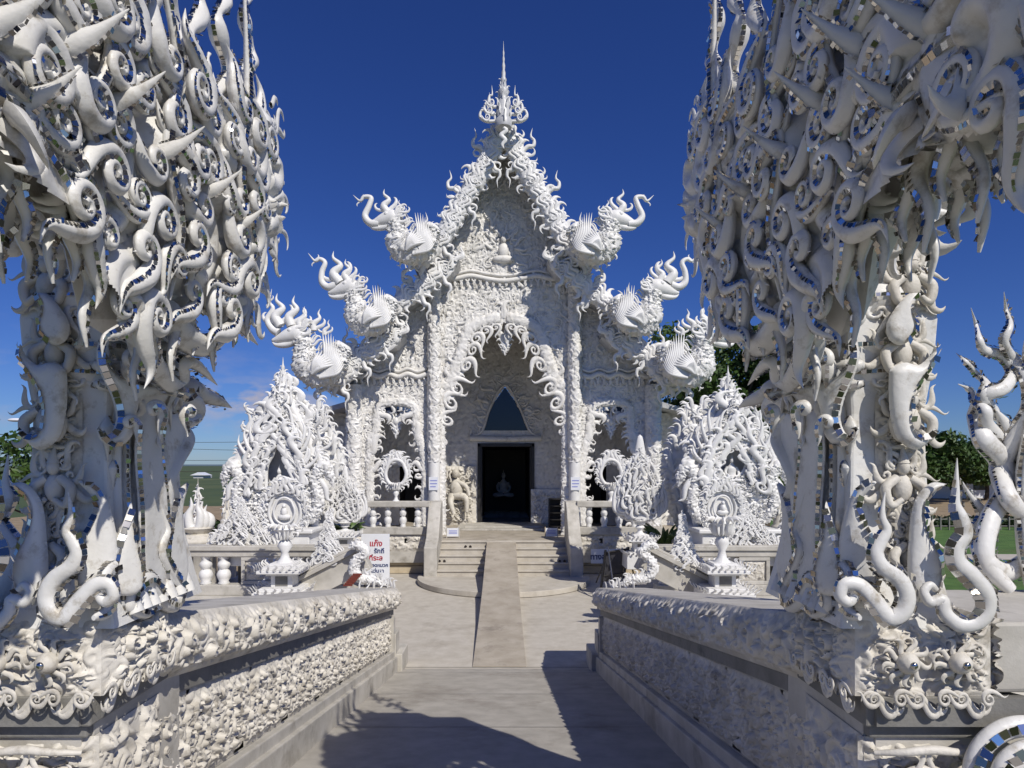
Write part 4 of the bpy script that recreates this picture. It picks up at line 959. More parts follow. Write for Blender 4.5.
# bargeboards (serpents) and roof tiers
TIERS = [
    ([(503.5, 128), (497, 142), (489, 158), (478, 178), (464, 200), (452, 222), (440, 242), (424, 258), (414, 262)], 23.3, .29),
    ([(459, 256), (450, 268), (440, 272), (430, 280), (419, 292), (404, 300), (392, 312), (378, 326), (368, 332)], 23.4, .26),
    ([(404, 330), (394, 340), (382, 342), (372, 350), (360, 356), (349, 370), (338, 380), (322, 382)], 23.35, .28),
]
for ti, (pts, Yt, r) in enumerate(TIERS):
    for sgn in (0, 1):
        mb = MB(); C = [P(a, b, Yt) for a, b in pts]; k = len(C)
        rad = [r * .45] + [r * (1.05 if i % 2 else .85) for i in range(1, k - 1)] + [r * .7]
        if ti: rad[0] = .03; rad[1] = r * .5
        Cc, rr, Tt, Nn_, Bb = rtube(mb, C, rad, n=36, step=.05, flat=.8, ts=1.1, amp=.13, off=.13 * ti + .3 * sgn)
        o = mb.build('bargeboard', 'shrine', T, mx=0 if sgn else None)
        mb = MB()
        flames_along(mb, [c + (0, 0, r * .6) for c in C[1:]], .52, .19, side=1, lean=-.5, kinds=(0, 2, 1, 3), wide=1.4)
        flames_along(mb, [c - (0, .1, r * .45) for c in C[1:]], .50, .20, side=-1, lean=.5, kinds=(0, 3, 1, 2), wide=1.4)
        for q in range(0, len(Cc) - 1, 5):      # curls on the face of the serpent
            for w_ in (-.6, .1, .6):
                p = Cc[q] + Nn_[q] * rr[q] * w_ + np.array([0, -rr[q] * .72 * math.sqrt(1 - w_ * w_) - .07, 0])
                put(mb, KF[(3, 1, 0)[(q // 5) % 3]], p, -Tt[q] + np.array([0, 0, .5]), .36, (0, -1, 0), flip=(q // 5) % 2 == 0, wide=1.4)
        # tall hooked flames at the humps (crockets)
        for q in range(2, k - 1, 2):
            c = C[q] + (-.12, 0, r * .6); tube(mb, [c, c + (-.22, 0, .22), c + (-.42, 0, .25), c + (-.46, 0, .45), c + (-.34, 0, .62), c + (-.40, 0, .9)], [.07, .085, .075, .055, .035, .003], n=8)
            c = C[q] + (.12, -.1, -r * .6); tube(mb, [c, c + (.10, 0, -.28), c + (.24, 0, -.34), c + (.27, 0, -.52), c + (.17, 0, -.68), c + (.2, 0, -.95)], [.075, .085, .07, .05, .03, .003], n=8)
        mb.build('flame_crest', 'shrine', o, mx=0 if sgn else None)
mb = MB()
for ti, (pts, Yt, r) in enumerate(TIERS):
    for sg in (1, -1):
        A = np.array([P(a, b, Yt) for a, b in pts]); A[:, 0] *= sg; A[:, 2] -= .05
        for k in range(len(A) - 1):
            for off in (0, .16):
                a, b = A[k] - (0, 0, off), A[k + 1] - (0, 0, off)
                yb = 30 + 4 * ti
                mb.add([a + (0, .1, 0), b + (0, .1, 0), (b[0], yb, b[2]), (a[0], yb, a[2])], [(0, 1, 2, 3)])
            
mb.build('roof', 'roofm', T, smooth=False)
# side eaves of the body
for sg in (1, -1):
    mb = MB()
    prism(mb, [(sg * 5.2, 6.5), (sg * 8.3, 5.75), (sg * 8.3, 5.9), (sg * 5.2, 6.8)], (0, YB - 1.2, 0), (1, 0, 0), (0, 0, 1), (0, 20, 0))
    mb.build('side_eave', 'roofm', T, smooth=False)
# spire
mb = MB(); k_ = 22.6 / F; zf = lambda py: EYE - (py - CY) * k_
prof_ = [(.30, 128), (.34, 122), (.24, 118), (.30, 113), (.20, 109), (.26, 104), (.16, 100), (.15, 96), (.22, 92), (.12, 88), (.10, 82), (.12, 80), (.07, 77), (.08, 73), (.05, 70), (.065, 66), (.035, 62), (.05, 59), (.025, 56), (.035, 53), (.015, 50), (.004, 41)]
lathe(mb, [(a * .95, zf(b)) for a, b in prof_], (0, 22.6, 0), 14)
sp = mb.build('spire', 'roofm', T)
mb = MB()
for sg in (-1, 1):
    c = np.array([sg * .25, 22.55, zf(122)])
    for dz, ln in ((0, .56), (.25, .40), (.5, .26)):
        a = c + (0, 0, dz)
        tube(mb, [a, a + (sg * ln * .6, 0, .0), a + (sg * ln, 0, .15), a + (sg * ln * .9, 0, .38), a + (sg * ln * .55, 0, .42), a + (sg * ln * .6, 0, .75)], [.055, .065, .055, .04, .03, .003], n=7)
        put(mb, KF[3], a + (sg * ln * .5, -.1, .1), (sg, 0, .1), .35, (0, -1, 0), flip=sg > 0, wide=1.4)
for k in range(26):
    a = k * 2.4; z = 128 - k * 1.7; rr = .30 - k * .009
    put(mb, KF[k % 2], (rr * math.cos(a), 22.6 + rr * math.sin(a), zf(z)), (math.cos(a) * .6, math.sin(a) * .6, 1), .36 - k * .006, (-math.sin(a), math.cos(a), 0))
put(mb, KF[4], (0, 22.3, zf(132)), (0, 0, -1), .75, (0, -1, 0), wide=1.4)
mb.build('spire_flames', 'shrine', sp)

# roof guardians: winged elephant-headed swans
def guardian(cx, cy, sc, trunk, neck, head, crest, sgn, Y=22.5, rot=0):
    q = lambda x, z, dy=0: P(cx, cy, Y) + np.array([x, dy, z]) * sc * Y / F
    mx = 0 if sgn else None
    mb = MB()
    rtube(mb, [q(24, 22), q(12, 2), q(0, -3), q(-10, 3), q(-12, 14)] + [q(*p) for p in neck], [v * sc * Y / F for v in (6, 11, 12.5, 11, 7.5)] + [v * sc * Y / F for v in (6.5, 6, 6.5)][:len(neck)], n=44, step=.03, flat=.8, tile=TILE2, ts=.9, amp=.20)
    for k in range(46):       # scales on the breast
        a = k * 2.39; rr = 2 + 10 * math.sqrt(k / 46); put(mb, KF[3], q(-3 + rr * math.cos(a), 1 + rr * math.sin(a) * .85, -10.5 + rr * rr * .025), (math.cos(a), 0, math.sin(a)), .22 * sc, (0, -1, 0), flip=k % 2)
    o = mb.build('roof_guardian', 'shrine', T, mx=mx)
    mb = MB(); hx, hz = head
    tube(mb, [q(hx + 9, hz - 2), q(hx + 3, hz + 1), q(hx - 5, hz - 1), q(hx - 13, hz - 3.5), q(hx - 20, hz - 5)], [v * sc * Y / F for v in (7, 8.5, 7, 4.2, 1.2)], n=10, flat=.8)
    tube(mb, [q(hx + 2, hz - 6), q(hx - 8, hz - 9), q(hx - 16, hz - 9), q(hx - 20, hz - 6)], [v * sc * Y / F for v in (3.5, 3, 1.8, .2)], n=8)
    ball(mb, q(hx - 2, hz + 3.5, -5), np.array([2.2, 1.5, 2.2]) * sc * Y / F)
    for k in range(9): put(mb, KF[k % 3], q(hx + 6 + g.uniform(-4, 4), hz + g.uniform(-6, 5), -5), (.8, 0, .5 + .2 * k / 9), .42 * sc, (0, -1, 0), flip=k % 2)
    mb.build('head', 'shrine', o, mx=mx)
    mb = MB(); kt = len(trunk); tube(mb, [q(*p) for p in trunk], [v * sc * Y / F for v in np.linspace(4.2, 2, kt - 2).tolist() + [1.3, .1]], n=10, sub=7); 
    put(mb, KF[0], q(*trunk[-2]), (.4, 0, 1), .24, (0, -1, 0)); put(mb, KF[0], q(*trunk[-2]), (-.4, 0, -.9), .2, (0, -1, 0))
    mb.build('trunk', 'shrine', o, mx=mx)
    mb = MB()
    for k in range(13):       # wing: layered curved feathers
        f = k / 12; a = R(28 + 62 * f); ln = (34 - 10 * abs(f - .8)) * (1.0)
        b0 = (4 + 2 * f, -10 + 8 * f); bx, bz = b0[0] + math.cos(a) * ln * .55, b0[1] + math.sin(a) * ln * .45
        tip = (b0[0] + math.cos(a) * ln * .86 + 2 * (1 - f), b0[1] + math.sin(a) * ln * 1.05)
        tube(mb, [q(*b0, -9.5), q(bx + 3, bz - 2, -10.5), q(*tip, -7)], [v * sc * Y / F for v in (1.8, 1.7, .12)], n=6, flat=.8)
    for k in range(8):
        a = R(20 + 9 * k); tube(mb, [q(-2, -7, -11.5), q(8 * math.cos(a) - 1, -4 + 7 * math.sin(a), -13), q(18 * math.cos(a) + 2, -5 + 19 * math.sin(a), -11)], [v * sc * Y / F for v in (1.5, 2.2, .2)], n=6)
    mb.build('wing', 'shrine', o, mx=mx)
    mb = MB()
    for (x, z, ln, dx) in crest:
        p = q(x, z); s = ln * sc * Y / F
        tube(mb, [p, p + np.array([dx * .4 - .12, 0, .3]) * s, p + np.array([dx * .5 + .12, 0, .55]) * s, p + np.array([dx * .85 - .04, 0, .78]) * s, p + np.array([dx, 0, 1]) * s], [s * .16, s * .15, s * .09, s * .05, .003], n=7)
        put(mb, KF[0], p, (dx + .5, 0, 1), s * .7, (0, -1, 0)); put(mb, KF[1], p, (dx - .7, 0, .8), s * .6, (0, -1, 0), flip=True)
    for k in range(7): put(mb, KF[k % 3], q(2 - k * 2.2, 14 + k * 2.2, 0), (.9, 0, .35), .34 * sc, (0, -1, 0), flip=True)
    for k in range(8): put(mb, KF[k % 3], q(-14 + k * 4.2, -4 - 10 * math.sin(k / 7 * PI), 0), (-.5 + k * .1, 0, -1), .34 * sc, (0, -1, 0), flip=k % 2)
    mb.build('crest', 'shrine', o, mx=mx)
for sgn in (0, 1):
    guardian(410, 247, 1.0, [(-31, 23), (-40, 24), (-45, 31), (-41, 41), (-39, 49), (-46, 50), (-50, 46), (-57, 52)], [(-14, 20), (-16, 24), (-19, 27)], (-21, 28), [(-22, 34, 24, -.15), (-12, 33, 14, .1), (-6, 22, 12, .2)], sgn, 22.4)
    guardian(368, 319, 1.0, [(-32, 34), (-40, 32), (-46, 37), (-46, 47), (-43, 56), (-48, 60), (-53, 58), (-60, 66)], [(-13, 18), (-15, 24), (-18, 29)], (-20, 31), [(-28, 36, 32, -.2), (-20, 38, 22, -.1), (-10, 32, 14, .1)], sgn, 22.7)
    guardian(318, 368, 1.1, [(-36, 32), (-42, 36), (-46, 44), (-41, 54), (-44, 60), (-42, 72)], [(-13, 18), (-14, 24), (-18, 29)], (-22, 30), [(-34, 38, 30, -.1), (-24, 38, 28, .1), (-16, 36, 20, .2), (-4, 34, 20, .3), (6, 30, 14, .3)], sgn, 22.6)

# stairs, curved step, curved side walls
mb = MB()
nst = 5
for k in range(nst):
    z = .15 + (PLAT - .15) * (k + 1) / nst; y = 20.9 + .36 * k
    box(mb, -2.15, 2.15, y, 22.74 if k < nst - 1 else 22.9, .011, z - (.004 if k == nst - 1 else 0))
for k in range(nst):
    z = .15 + (PLAT - .15) * (k + 1) / nst; y = 20.9 + .36 * k
    box(mb, -2.148, 2.148, y - .035, y + .2, z - .045, z + .006)
mb.build('stairs', 'concrete', T, smooth=False, bevel=.015)
mb = MB(); aa = np.linspace(PI, 2 * PI, 60); poly = [(2.75 * math.cos(a), 20.95 + 2.75 * math.sin(a)) for a in aa]
prism(mb, poly, (0, 0, .012), (1, 0, 0), (0, 1, 0), (0, 0, .16)); mb.build('curved_step', 'concrete', T, smooth=False, bevel=.015)
for sgn in (0, 1):
    mb = MB()
    prf = [(20.75, .012), (20.75, 1.10), (20.95, 1.16), (21.35, 1.35), (21.7, 1.8), (22.0, 2.25), (22.3, 2.46), (22.75, 2.50), (22.75, .012)]
    prism(mb, prf, (-2.55, 0, 0), (0, 1, 0), (0, 0, 1), (.42, 0, 0)); mb.build('stair_wall', 'stone', T, smooth=False, bevel=.03, mx=0 if sgn else None)
# portico balustrades
BAL = [(.10, 0), (.12, .04), (.09, .10), (.13, .22), (.145, .32), (.12, .42), (.08, .48), (.10, .52), (.13, .62), (.12, .70), (.075, .78), (.11, .86), (.12, .90)]
def baluster(mb, c, h, r=1.):
    p = [(a * r * h / .9 * 1.12, b * h / .9) for a, b in BAL]; lathe(mb, p, c, 16, wob=.07, lobes=8)
    for ring, z in ((.125, .27), (.12, .62)):
        for k in range(6):
            a = k / 6 * 2 * PI; put(mb, KF[3], (c[0] + ring * h / .9 * math.cos(a), c[1] + ring * h / .9 * math.sin(a), c[2] + z * h / .9 - .08 * h), (0, 0, 1), .22 * h, (math.cos(a), math.sin(a), 0), flip=k % 2)
Yb = 22.3
for sgn in (0, 1):
    mx = 0 if sgn else None
    mb = MB(); x0 = P(345, 500, Yb)[0]; box(mb, x0, -2.5, Yb - .18, Yb + .18, P(0, 507, Yb)[2], P(0, 501, Yb)[2]); mb.build('rail', 'stone', T, smooth=False, bevel=.03, mx=mx)
    mb = MB(); box(mb, x0, -2.56, Yb - .2, Yb + .3, P(0, 534, Yb)[2], P(0, 527, Yb)[2]); box(mb, x0, -2.56, Yb - .1, 22.76, .4, P(0, 534, Yb)[2]); mb.build('rail_base', 'stone', T, smooth=False, bevel=.01, mx=mx)
    mb = MB(); relief(mb, (x0, Yb - .1, P(0, 551, Yb)[2]), (-2.6 - x0, 0, 0), (0, 0, .56), .03, .12, 1.0, TILE3, Nn=(0, -1, 0)); mb.build('carved_base_band', 'cream', T, mx=mx)
    mb = MB()
    for k in range(3): box(mb, x0, -2.56, Yb + .06 + .0 * k, Yb + .3, .012 + k * .27, .27 + k * .27)
    mb.build('block_base', 'tan', T, smooth=False, bevel=.012, mx=mx)
    for k, px in enumerate((373, 388, 403, 418)):
        mb = MB(); c = P(px, 527, Yb); baluster(mb, c, P(0, 507, Yb)[2] - c[2]); mb.build('baluster', 'shrine', T, mx=mx)

# ramp over the stairs
mb = MB()
prism(mb, [(12.02, .004), (12.02, .02), (15, .15), (17.5, .36), (20, .72), (22.75, 1.16), (22.75, .004)], (-.575, 0, 0), (0, 1, 0), (0, 0, 1), (1.0, 0, 0))
tag(mb.build('ramp', 'rampmat', None, smooth=False, bevel=.01), 'long narrow brown concrete ramp running up over the middle of the stairs', 'ramp')
# ------------------------------------------------------------------ things between the bridge and the temple
g = np.random.default_rng(11)
def seated_figure(c, h, label, m='shrine'):
    mb = MB(); c = np.asarray(c, float); k = h
    tube(mb, [c + np.array(p) * k for p in ((0, 0, .16), (0, .01, .34), (0, .01, .55), (0, 0, .68), (0, 0, .76))], [.20 * k, .17 * k, .20 * k, .10 * k, .055 * k], up=(0, 1, 0), n=14, flat=.65)
    for s in (-1, 1):
        tube(mb, [c + np.array(p) * k for p in ((s * .08, 0, .12), (s * .26, -.12, .10), (s * .36, -.12, .09), (s * .2, -.28, .08), (-s * .06, -.28, .1))], [.11 * k, .12 * k, .09 * k, .07 * k, .04 * k], up=(0, 0, 1), n=10, flat=.8)
        tube(mb, [c + np.array(p) * k for p in ((s * .16, 0, .60), (s * .25, -.02, .44), (s * .22, -.12, .28), (s * .06, -.22, .22))], [.065 * k, .055 * k, .045 * k, .03 * k], up=(0, 1, 0), n=8)
    ball(mb, c + np.array((0, -.01, .86)) * k, np.array((.085, .09, .115)) * k); ball(mb, c + np.array((0, 0, .96)) * k, np.array((.06, .06, .06)) * k); tube(mb, [c + np.array((0, 0, .98)) * k, c + np.array((0, 0, 1.14)) * k], [.03 * k, .003])
    tag(mb.build('buddha_statue', m), label, 'statue')

def shrine(mx, label, px0, round_niche, Ys=17.6):
    cx = (px0 - CX) * Ys / F; zz = lambda py: EYE - (py - CY) * Ys / F; u_ = Ys / F
    t = thing('shrine', label, 'shrine', (cx if mx is None else 2 * mx - cx, Ys, .4), 'flame arched shrines beside the temple')
    Q = lambda dx, py, dy=0: np.array([cx + dx * u_, Ys + dy, zz(py)])
    # base tiers
    mb = MB()
    for a, b, y0, y1 in ((42, 1.1, 560, 548), (46, 1.2, 548, 543), (36, .9, 543, 530), (40, 1.0, 530, 526)):
        box(mb, cx - a * u_, cx + a * u_, Ys - b, Ys + b, zz(y0), zz(y1))
    mb.build('base', 'shrine', t, smooth=False, bevel=.03, mx=mx)
    mb = MB(); box(mb, cx - 36 * u_, cx + 36 * u_, Ys - .6, Ys + 1.0, -.1, zz(560) - .003); mb.build('footing', 'darkstone', t, smooth=False, mx=mx)
    # arched body with a niche
    if round_niche:
        outl = [(-40, 530), (-46, 500), (-48, 470), (-40, 445), (-26, 428), (-10, 415), (0, 398), (10, 415), (26, 428), (40, 445), (48, 470), (46, 500), (40, 530)]
        nich = [(15 * math.cos(a), 461 - 17 * math.sin(a)) for a in np.linspace(0, 2 * PI, 16, endpoint=False)]
    else:
        outl = [(-40, 530), (-46, 500), (-42, 470), (-38, 448), (-24, 425), (-8, 402), (0, 390), (8, 402), (24, 425), (38, 448), (42, 470), (46, 500), (40, 530)]
        nich = [(-13, 492), (-13, 468), (-7, 455), (0, 441), (7, 455), (13, 468), (13, 492)]
    OL = [(dx * u_ * .74, zz(py)) for dx, py in outl]; NI = [(dx * u_, zz(py)) for dx, py in nich]
    kp = lambda u, v: inpoly(OL, u - 1.4, v + zz(535)) & ~inpoly(NI, u - 1.4, v + zz(535))
    mb = MB()
    relief(mb, (cx - 1.4, Ys - .35, zz(535)), (2.8, 0, 0), (0, 0, zz(385) - zz(535)), .022, .20, 1.0, TILE, off=(.3 * round_niche, 0), Nn=(0, -1, 0), edge=False, keep=kp)
    relief(mb, (cx + 1.4, Ys + .35, zz(535)), (-2.8, 0, 0), (0, 0, zz(385) - zz(535)), .05, .12, 1.0, TILE, Nn=(0, 1, 0), edge=False, keep=lambda u, v: inpoly(OL, 1.4 - u, v + zz(535)))
    mb.build('carved_body', 'shrine', t, mx=mx)
    mb = MB()
    for poly, r in ((OL, .13), (NI, .07)):
        tube(mb, [(cx + a, Ys - .3 if r < .1 else Ys, b) for a, b in poly + ([poly[0]] if r < .1 else [])], [r] * (len(poly) + (r < .1)), n=10)
    prism(mb, [(a * 1.25, (b - zz(465)) * 1.25 + zz(465)) for a, b in NI], (cx, Ys + .18, 0), (1, 0, 0), (0, 0, 1), (0, .05, 0))
    mb.build('arch_frame', 'shrine', t, mx=mx)
    mb = MB()
    for k in range(17):
        a = R(-18 + 216 * (k + g.uniform(-.35, .35)) / 16); c0 = np.array([cx + .42 * math.cos(a), Ys - .45, zz(466) + .5 * math.sin(a)]); dr = np.array([math.cos(a), 0, math.sin(a)]); tn = np.array([-math.sin(a), 0, math.cos(a)]) * (1 if math.cos(a) > 0 else -1)
        ln = (.42 + .40 * max(0, math.sin(a))) * g.uniform(.6, 1.15)
        tube(mb, [c0, c0 + dr * ln * .3 + tn * .10, c0 + dr * ln * .6 + tn * .02, c0 + dr * ln * .85 + tn * .16, c0 + dr * ln * .9 + tn * .34, c0 + dr * ln * .72 + tn * .36], [.03, .05, .055, .045, .03, .004], up=(0, 1, 0), n=8, flat=.6)
        tube(mb, [c0 + tn * .12, c0 + dr * ln * .4 - tn * .12, c0 + dr * ln * .75 - tn * .1, c0 + dr * ln * 1.2 + tn * .08, c0 + dr * ln * 1.35 + tn * .3], [.03, .055, .055, .035, .004], n=8)
    mb.build('scroll_ribs', 'shrine', t, mx=mx)
    # tongues of flame radiating in layers
    mb = MB(); kk = len(OL)
    for lay, (sc_, sz, dy, sp) in enumerate(((1.0, .66, 0, .13), (.80, .55, -.28, .14), (.60, .42, -.40, .13), (1.02, .60, .25, .17), (.72, .46, -.55, .12), (.45, .40, -.50, .10))):
        cz = zz(480); C3 = smooth_line([(cx + a * sc_, Ys + dy, cz + (b - cz) * sc_) for a, b in OL[1:-1]], 8)
        d = np.r_[0, np.cumsum(np.linalg.norm(np.diff(C3, axis=0), axis=1))]
        for q in range(int(d[-1] / sp)):
            c = np.array([np.interp(q * sp, d, C3[:, a]) for a in range(3)]); out_ = c - np.array([cx, Ys, zz(505)]); out_[1] = -.15 if dy < 0 else 0
            out_ /= np.linalg.norm(out_); put(mb, KF[(0, 2, 1, 3)[q % 4]], c, out_ + np.array([0, 0, .45]) + g.normal(0, .12, 3), sz * g.uniform(.45, 1.2), (0, -1, 0), flip=c[0] > cx, wide=g.uniform(1.3, 2.0))
    mb.build('flame_tongues', 'shrine', t, mx=mx)
    # spire
    ztop = zz(388 if not round_niche else 392)
    mb = MB(); H = .85 if round_niche else .95
    lathe(mb, [(a, ztop - .25 + b * H) for a, b in ((.28, -.2), (.30, 0), (.2, .08), (.25, .14), (.15, .25), (.19, .30), (.11, .42), (.14, .47), (.07, .6), (.09, .65), (.04, .78), (.055, .83), (.02, .95), (.003, 1.15))], (cx, Ys, 0), 14)
    for k in range(34):
        a = k * 2.4; z = k / 34; rr = .34 * (1 - z); put(mb, KF[k % 2], (cx + rr * math.cos(a), Ys + rr * math.sin(a), ztop - .6 + z * H * 1.1), (math.cos(a) * .5, math.sin(a) * .3, 1), .42 * (1 - .6 * z), (-math.sin(a), math.cos(a), 0))
    mb.build('spire', 'shrine', t, mx=mx)
    # naga heads at both shoulders, and small side spires
    for s in (-1, 1):
        mb = MB()
        hx = s * 46
        pts = [Q(s * .84 * 22, 520, -.3), Q(s * .84 * 40, 515, -.35), Q(s * .84 * 48, 498, -.4), Q(s * .84 * 44, 480, -.4), Q(s * .84 * 52, 466, -.4), Q(s * .84 * 60, 474, -.4), Q(s * .84 * 64, 486, -.4)]
        rtube(mb, pts, [.08, .10, .11, .11, .13, .08, .02], n=30, step=.025, ts=.55, amp=.12, tile=TILE2)
        tube(mb, [Q(s * .84 * 50, 480, -.4), Q(s * .84 * 56, 488, -.42), Q(s * .84 * 58, 498, -.42), Q(s * .84 * 64, 500, -.42)], [.09, .08, .05, .01], n=8)
        for k in range(10): put(mb, KF[k % 3], Q(s * .84 * (44 + k * 1.2), 470 - 2 * k % 9, -.35), (s * (.7 - .12 * k), 0, 1), .40, (0, -1, 0), flip=s > 0, wide=1.2)
        c = Q(s * .84 * 36, 440, .1)
        for k in range(18):
            z = k / 18; a = k * 2.4; rr = .2 * (1 - z); put(mb, KF[k % 2], c + (rr * math.cos(a), rr * math.sin(a), z * 1.1 - .3), (math.cos(a) * .5 + s * .15, math.sin(a) * .4, 1), .34, (0, -1, 0), flip=k % 2)
        mb.build('naga_head', 'shrine', t, mx=mx)
    seated_figure((cx if mx is None else 2 * mx - cx, Ys - .28, zz(493 if not round_niche else 482)), .68, 'small seated statue in the %s niche of the %s shrine' % (('pointed', 'left') if not round_niche else ('round', 'right')))
    return t
shrine(None, 'white shrine with pointed dark niche and tiered spire, left of the temple', 283, False)
shrine(None, 'white shrine with round dark niche and fan of flames, right of the temple', 728, True)

def side_wing(px, label, flip):        # narrower flaming arch seen edge-on beside each shrine
    Yw = 19.2; u_ = Yw / F; t = thing('flame_wing', label, 'carving', P(px, 530, Yw)); mb = MB()
    pts = [P(px - flip * 6, 530, Yw), P(px + flip * 6, 500, Yw), P(px + flip * 12, 465, Yw), P(px + flip * 2, 430, Yw), P(px - flip * 6, 405, Yw)]
    rtube(mb, pts, [.40, .44, .42, .30, .08], n=40, flat=.7, ts=1.0, amp=.16); mb.build('carved_stem', 'shrine', t); mb = MB()
    for k in range(70):
        f = k / 70; c = smooth_line(pts, 20)[int(f * 79)]; s = 1 if k % 2 else -1
        put(mb, KF[k % 4], c + (s * .3 * (1 - f * .6), -.2 * (k % 3), 0), (s * .9, -.1, .8), .6 * (1 - .35 * f), (0, -1, 0), flip=s > 0, wide=1.3)
    mb.build('flame_tongues', 'shrine', t)
seated_figure((0.0, YB + 6.5, PLAT + .9), 1.3, 'pale figure dimly seen deep inside the dark temple doorway')
side_wing(318, 'tall flaming carving between the left shrine and the temple corner', 1)
side_wing(690, 'tall flaming carving between the right shrine and the temple corner', -1)

def cone(cx, Y, zb, w_, h_, name, label, m='shrine', n=150, grp=None, depth=.35):
    """spiky triangular mound built of many upright tongues"""
    t = thing(name, label, 'carving', (cx, Y, zb), grp)
    mb = MB(); prism(mb, [(-w_, 0), (w_, 0), (w_ * .5, h_ * .4), (w_ * .12, h_ * .85), (0, h_), (-w_ * .12, h_ * .85), (-w_ * .5, h_ * .4)], (cx, Y - .03, zb), (1, 0, 0), (0, 0, 1), (0, .06, 0)); mb.build('core', m, t, smooth=False)
    mb = MB()
    for k in range(n):
        f = (k / n) ** .8; z = f * h_; ww = w_ * ((1 - f) ** 1.25) ; x = g.uniform(-ww, ww); s = h_ * .17 * (1 - .3 * f)
        put(mb, KF[k % 4], (cx + x, Y - .05 - g.uniform(0, depth) * (1 - abs(x) / (w_ + .01)) * (1 - f), zb + z * .93), (x * .5, -.1, 1), s * g.uniform(.8, 1.2), (0, -1, 0), flip=x > 0, wide=1.5)
    put(mb, KF[4], (cx, Y, zb + h_ * .9), (0, 0, 1), h_ * .22); mb.build('flame_spikes', m, t)
    return t
pc_ = lambda px, py, Y: P(px, py, Y)
def cone_px(px, y0, y1, hw, Y, label, **k):
    a = P(px, y1, Y); cone(a[0], Y, a[2], hw * Y / F, P(px, y0, Y)[2] - a[2], 'flame_mound', label, grp='spiky white flame mounds', **k)
cone_px(242, 500, 548, 40, 16.6, 'wide low triangular flame mound in front of the left shrine', n=300)
cone_px(745, 506, 552, 42, 16.6, 'wide low triangular flame mound in front of the right shrine', n=300)
cone_px(792, 497, 540, 22, 16.9, 'small triangular flame mound half hidden behind the right gate pillar')

# pond balustrades
def balustrade(label, pxa, pxb, panels, bals, Yr=16.4):
    xa, xb = P(pxa, 0, Yr)[0], P(pxb, 0, Yr)[0]; z = lambda py: P(0, py, Yr)[2]
    t = thing('balustrade', label, 'balustrade', ((xa + xb) / 2, Yr, z(600)), 'stone balustrades either side of the bridge end')
    mb = MB(); box(mb, xa, xb, Yr - .16, Yr + .16, z(556), z(550)); box(mb, xa, xb, Yr - .21, Yr + .21, z(550), z(545)); mb.build('rail', 'stone', t, smooth=False, bevel=.02)
    mb = MB(); box(mb, xa, xb, Yr - .2, Yr + .2, z(594), z(584)); box(mb, xa, xb, Yr - .45, Yr + .2, -.2, z(594)); mb.build('base', 'stone', t, smooth=False, bevel=.02)
    for a, b in panels:
        x0, x1 = P(a, 0, Yr)[0], P(b, 0, Yr)[0]; mb = MB(); box(mb, x0, x1, Yr - .08, Yr + .08, z(584), z(556))
        for (p, q, r_, s_) in ((x0, x1, z(560), z(556.2)), (x0, x1, z(583.8), z(580)), (x0, x0 + .1, z(580), z(560)), (x1 - .1, x1, z(580), z(560))): box(mb, p + .003, q - .003, Yr - .14, Yr - .081, r_, s_)
        o = mb.build('panel', 'stone', t, smooth=False, bevel=.01)
        mb = MB(); relief(mb, (x0 + .1, Yr - .083, z(579.8)), (x1 - x0 - .2, 0, 0), (0, 0, z(560.2) - z(579.8)), .016, .10, .8, TILE3, off=(a * .01, .2), Nn=(0, -1, 0)); mb.build('panel_carving', 'cream', o)
    for p in bals:
        mb = MB(); c = P(p, 584, Yr); baluster(mb, c, z(556) - c[2], 1.35); mb.build('baluster', 'shrine', t)
balustrade('long white balustrade with bulging balusters on the left of the bridge end', 150, 352, ((243, 285), (168, 192), (318, 345)), (206, 224, 300))
balustrade('long white balustrade with bulging balusters on the right of the bridge end', 655, 870, ((700, 712), (737, 768), (822, 850)), (664, 680, 782, 800))

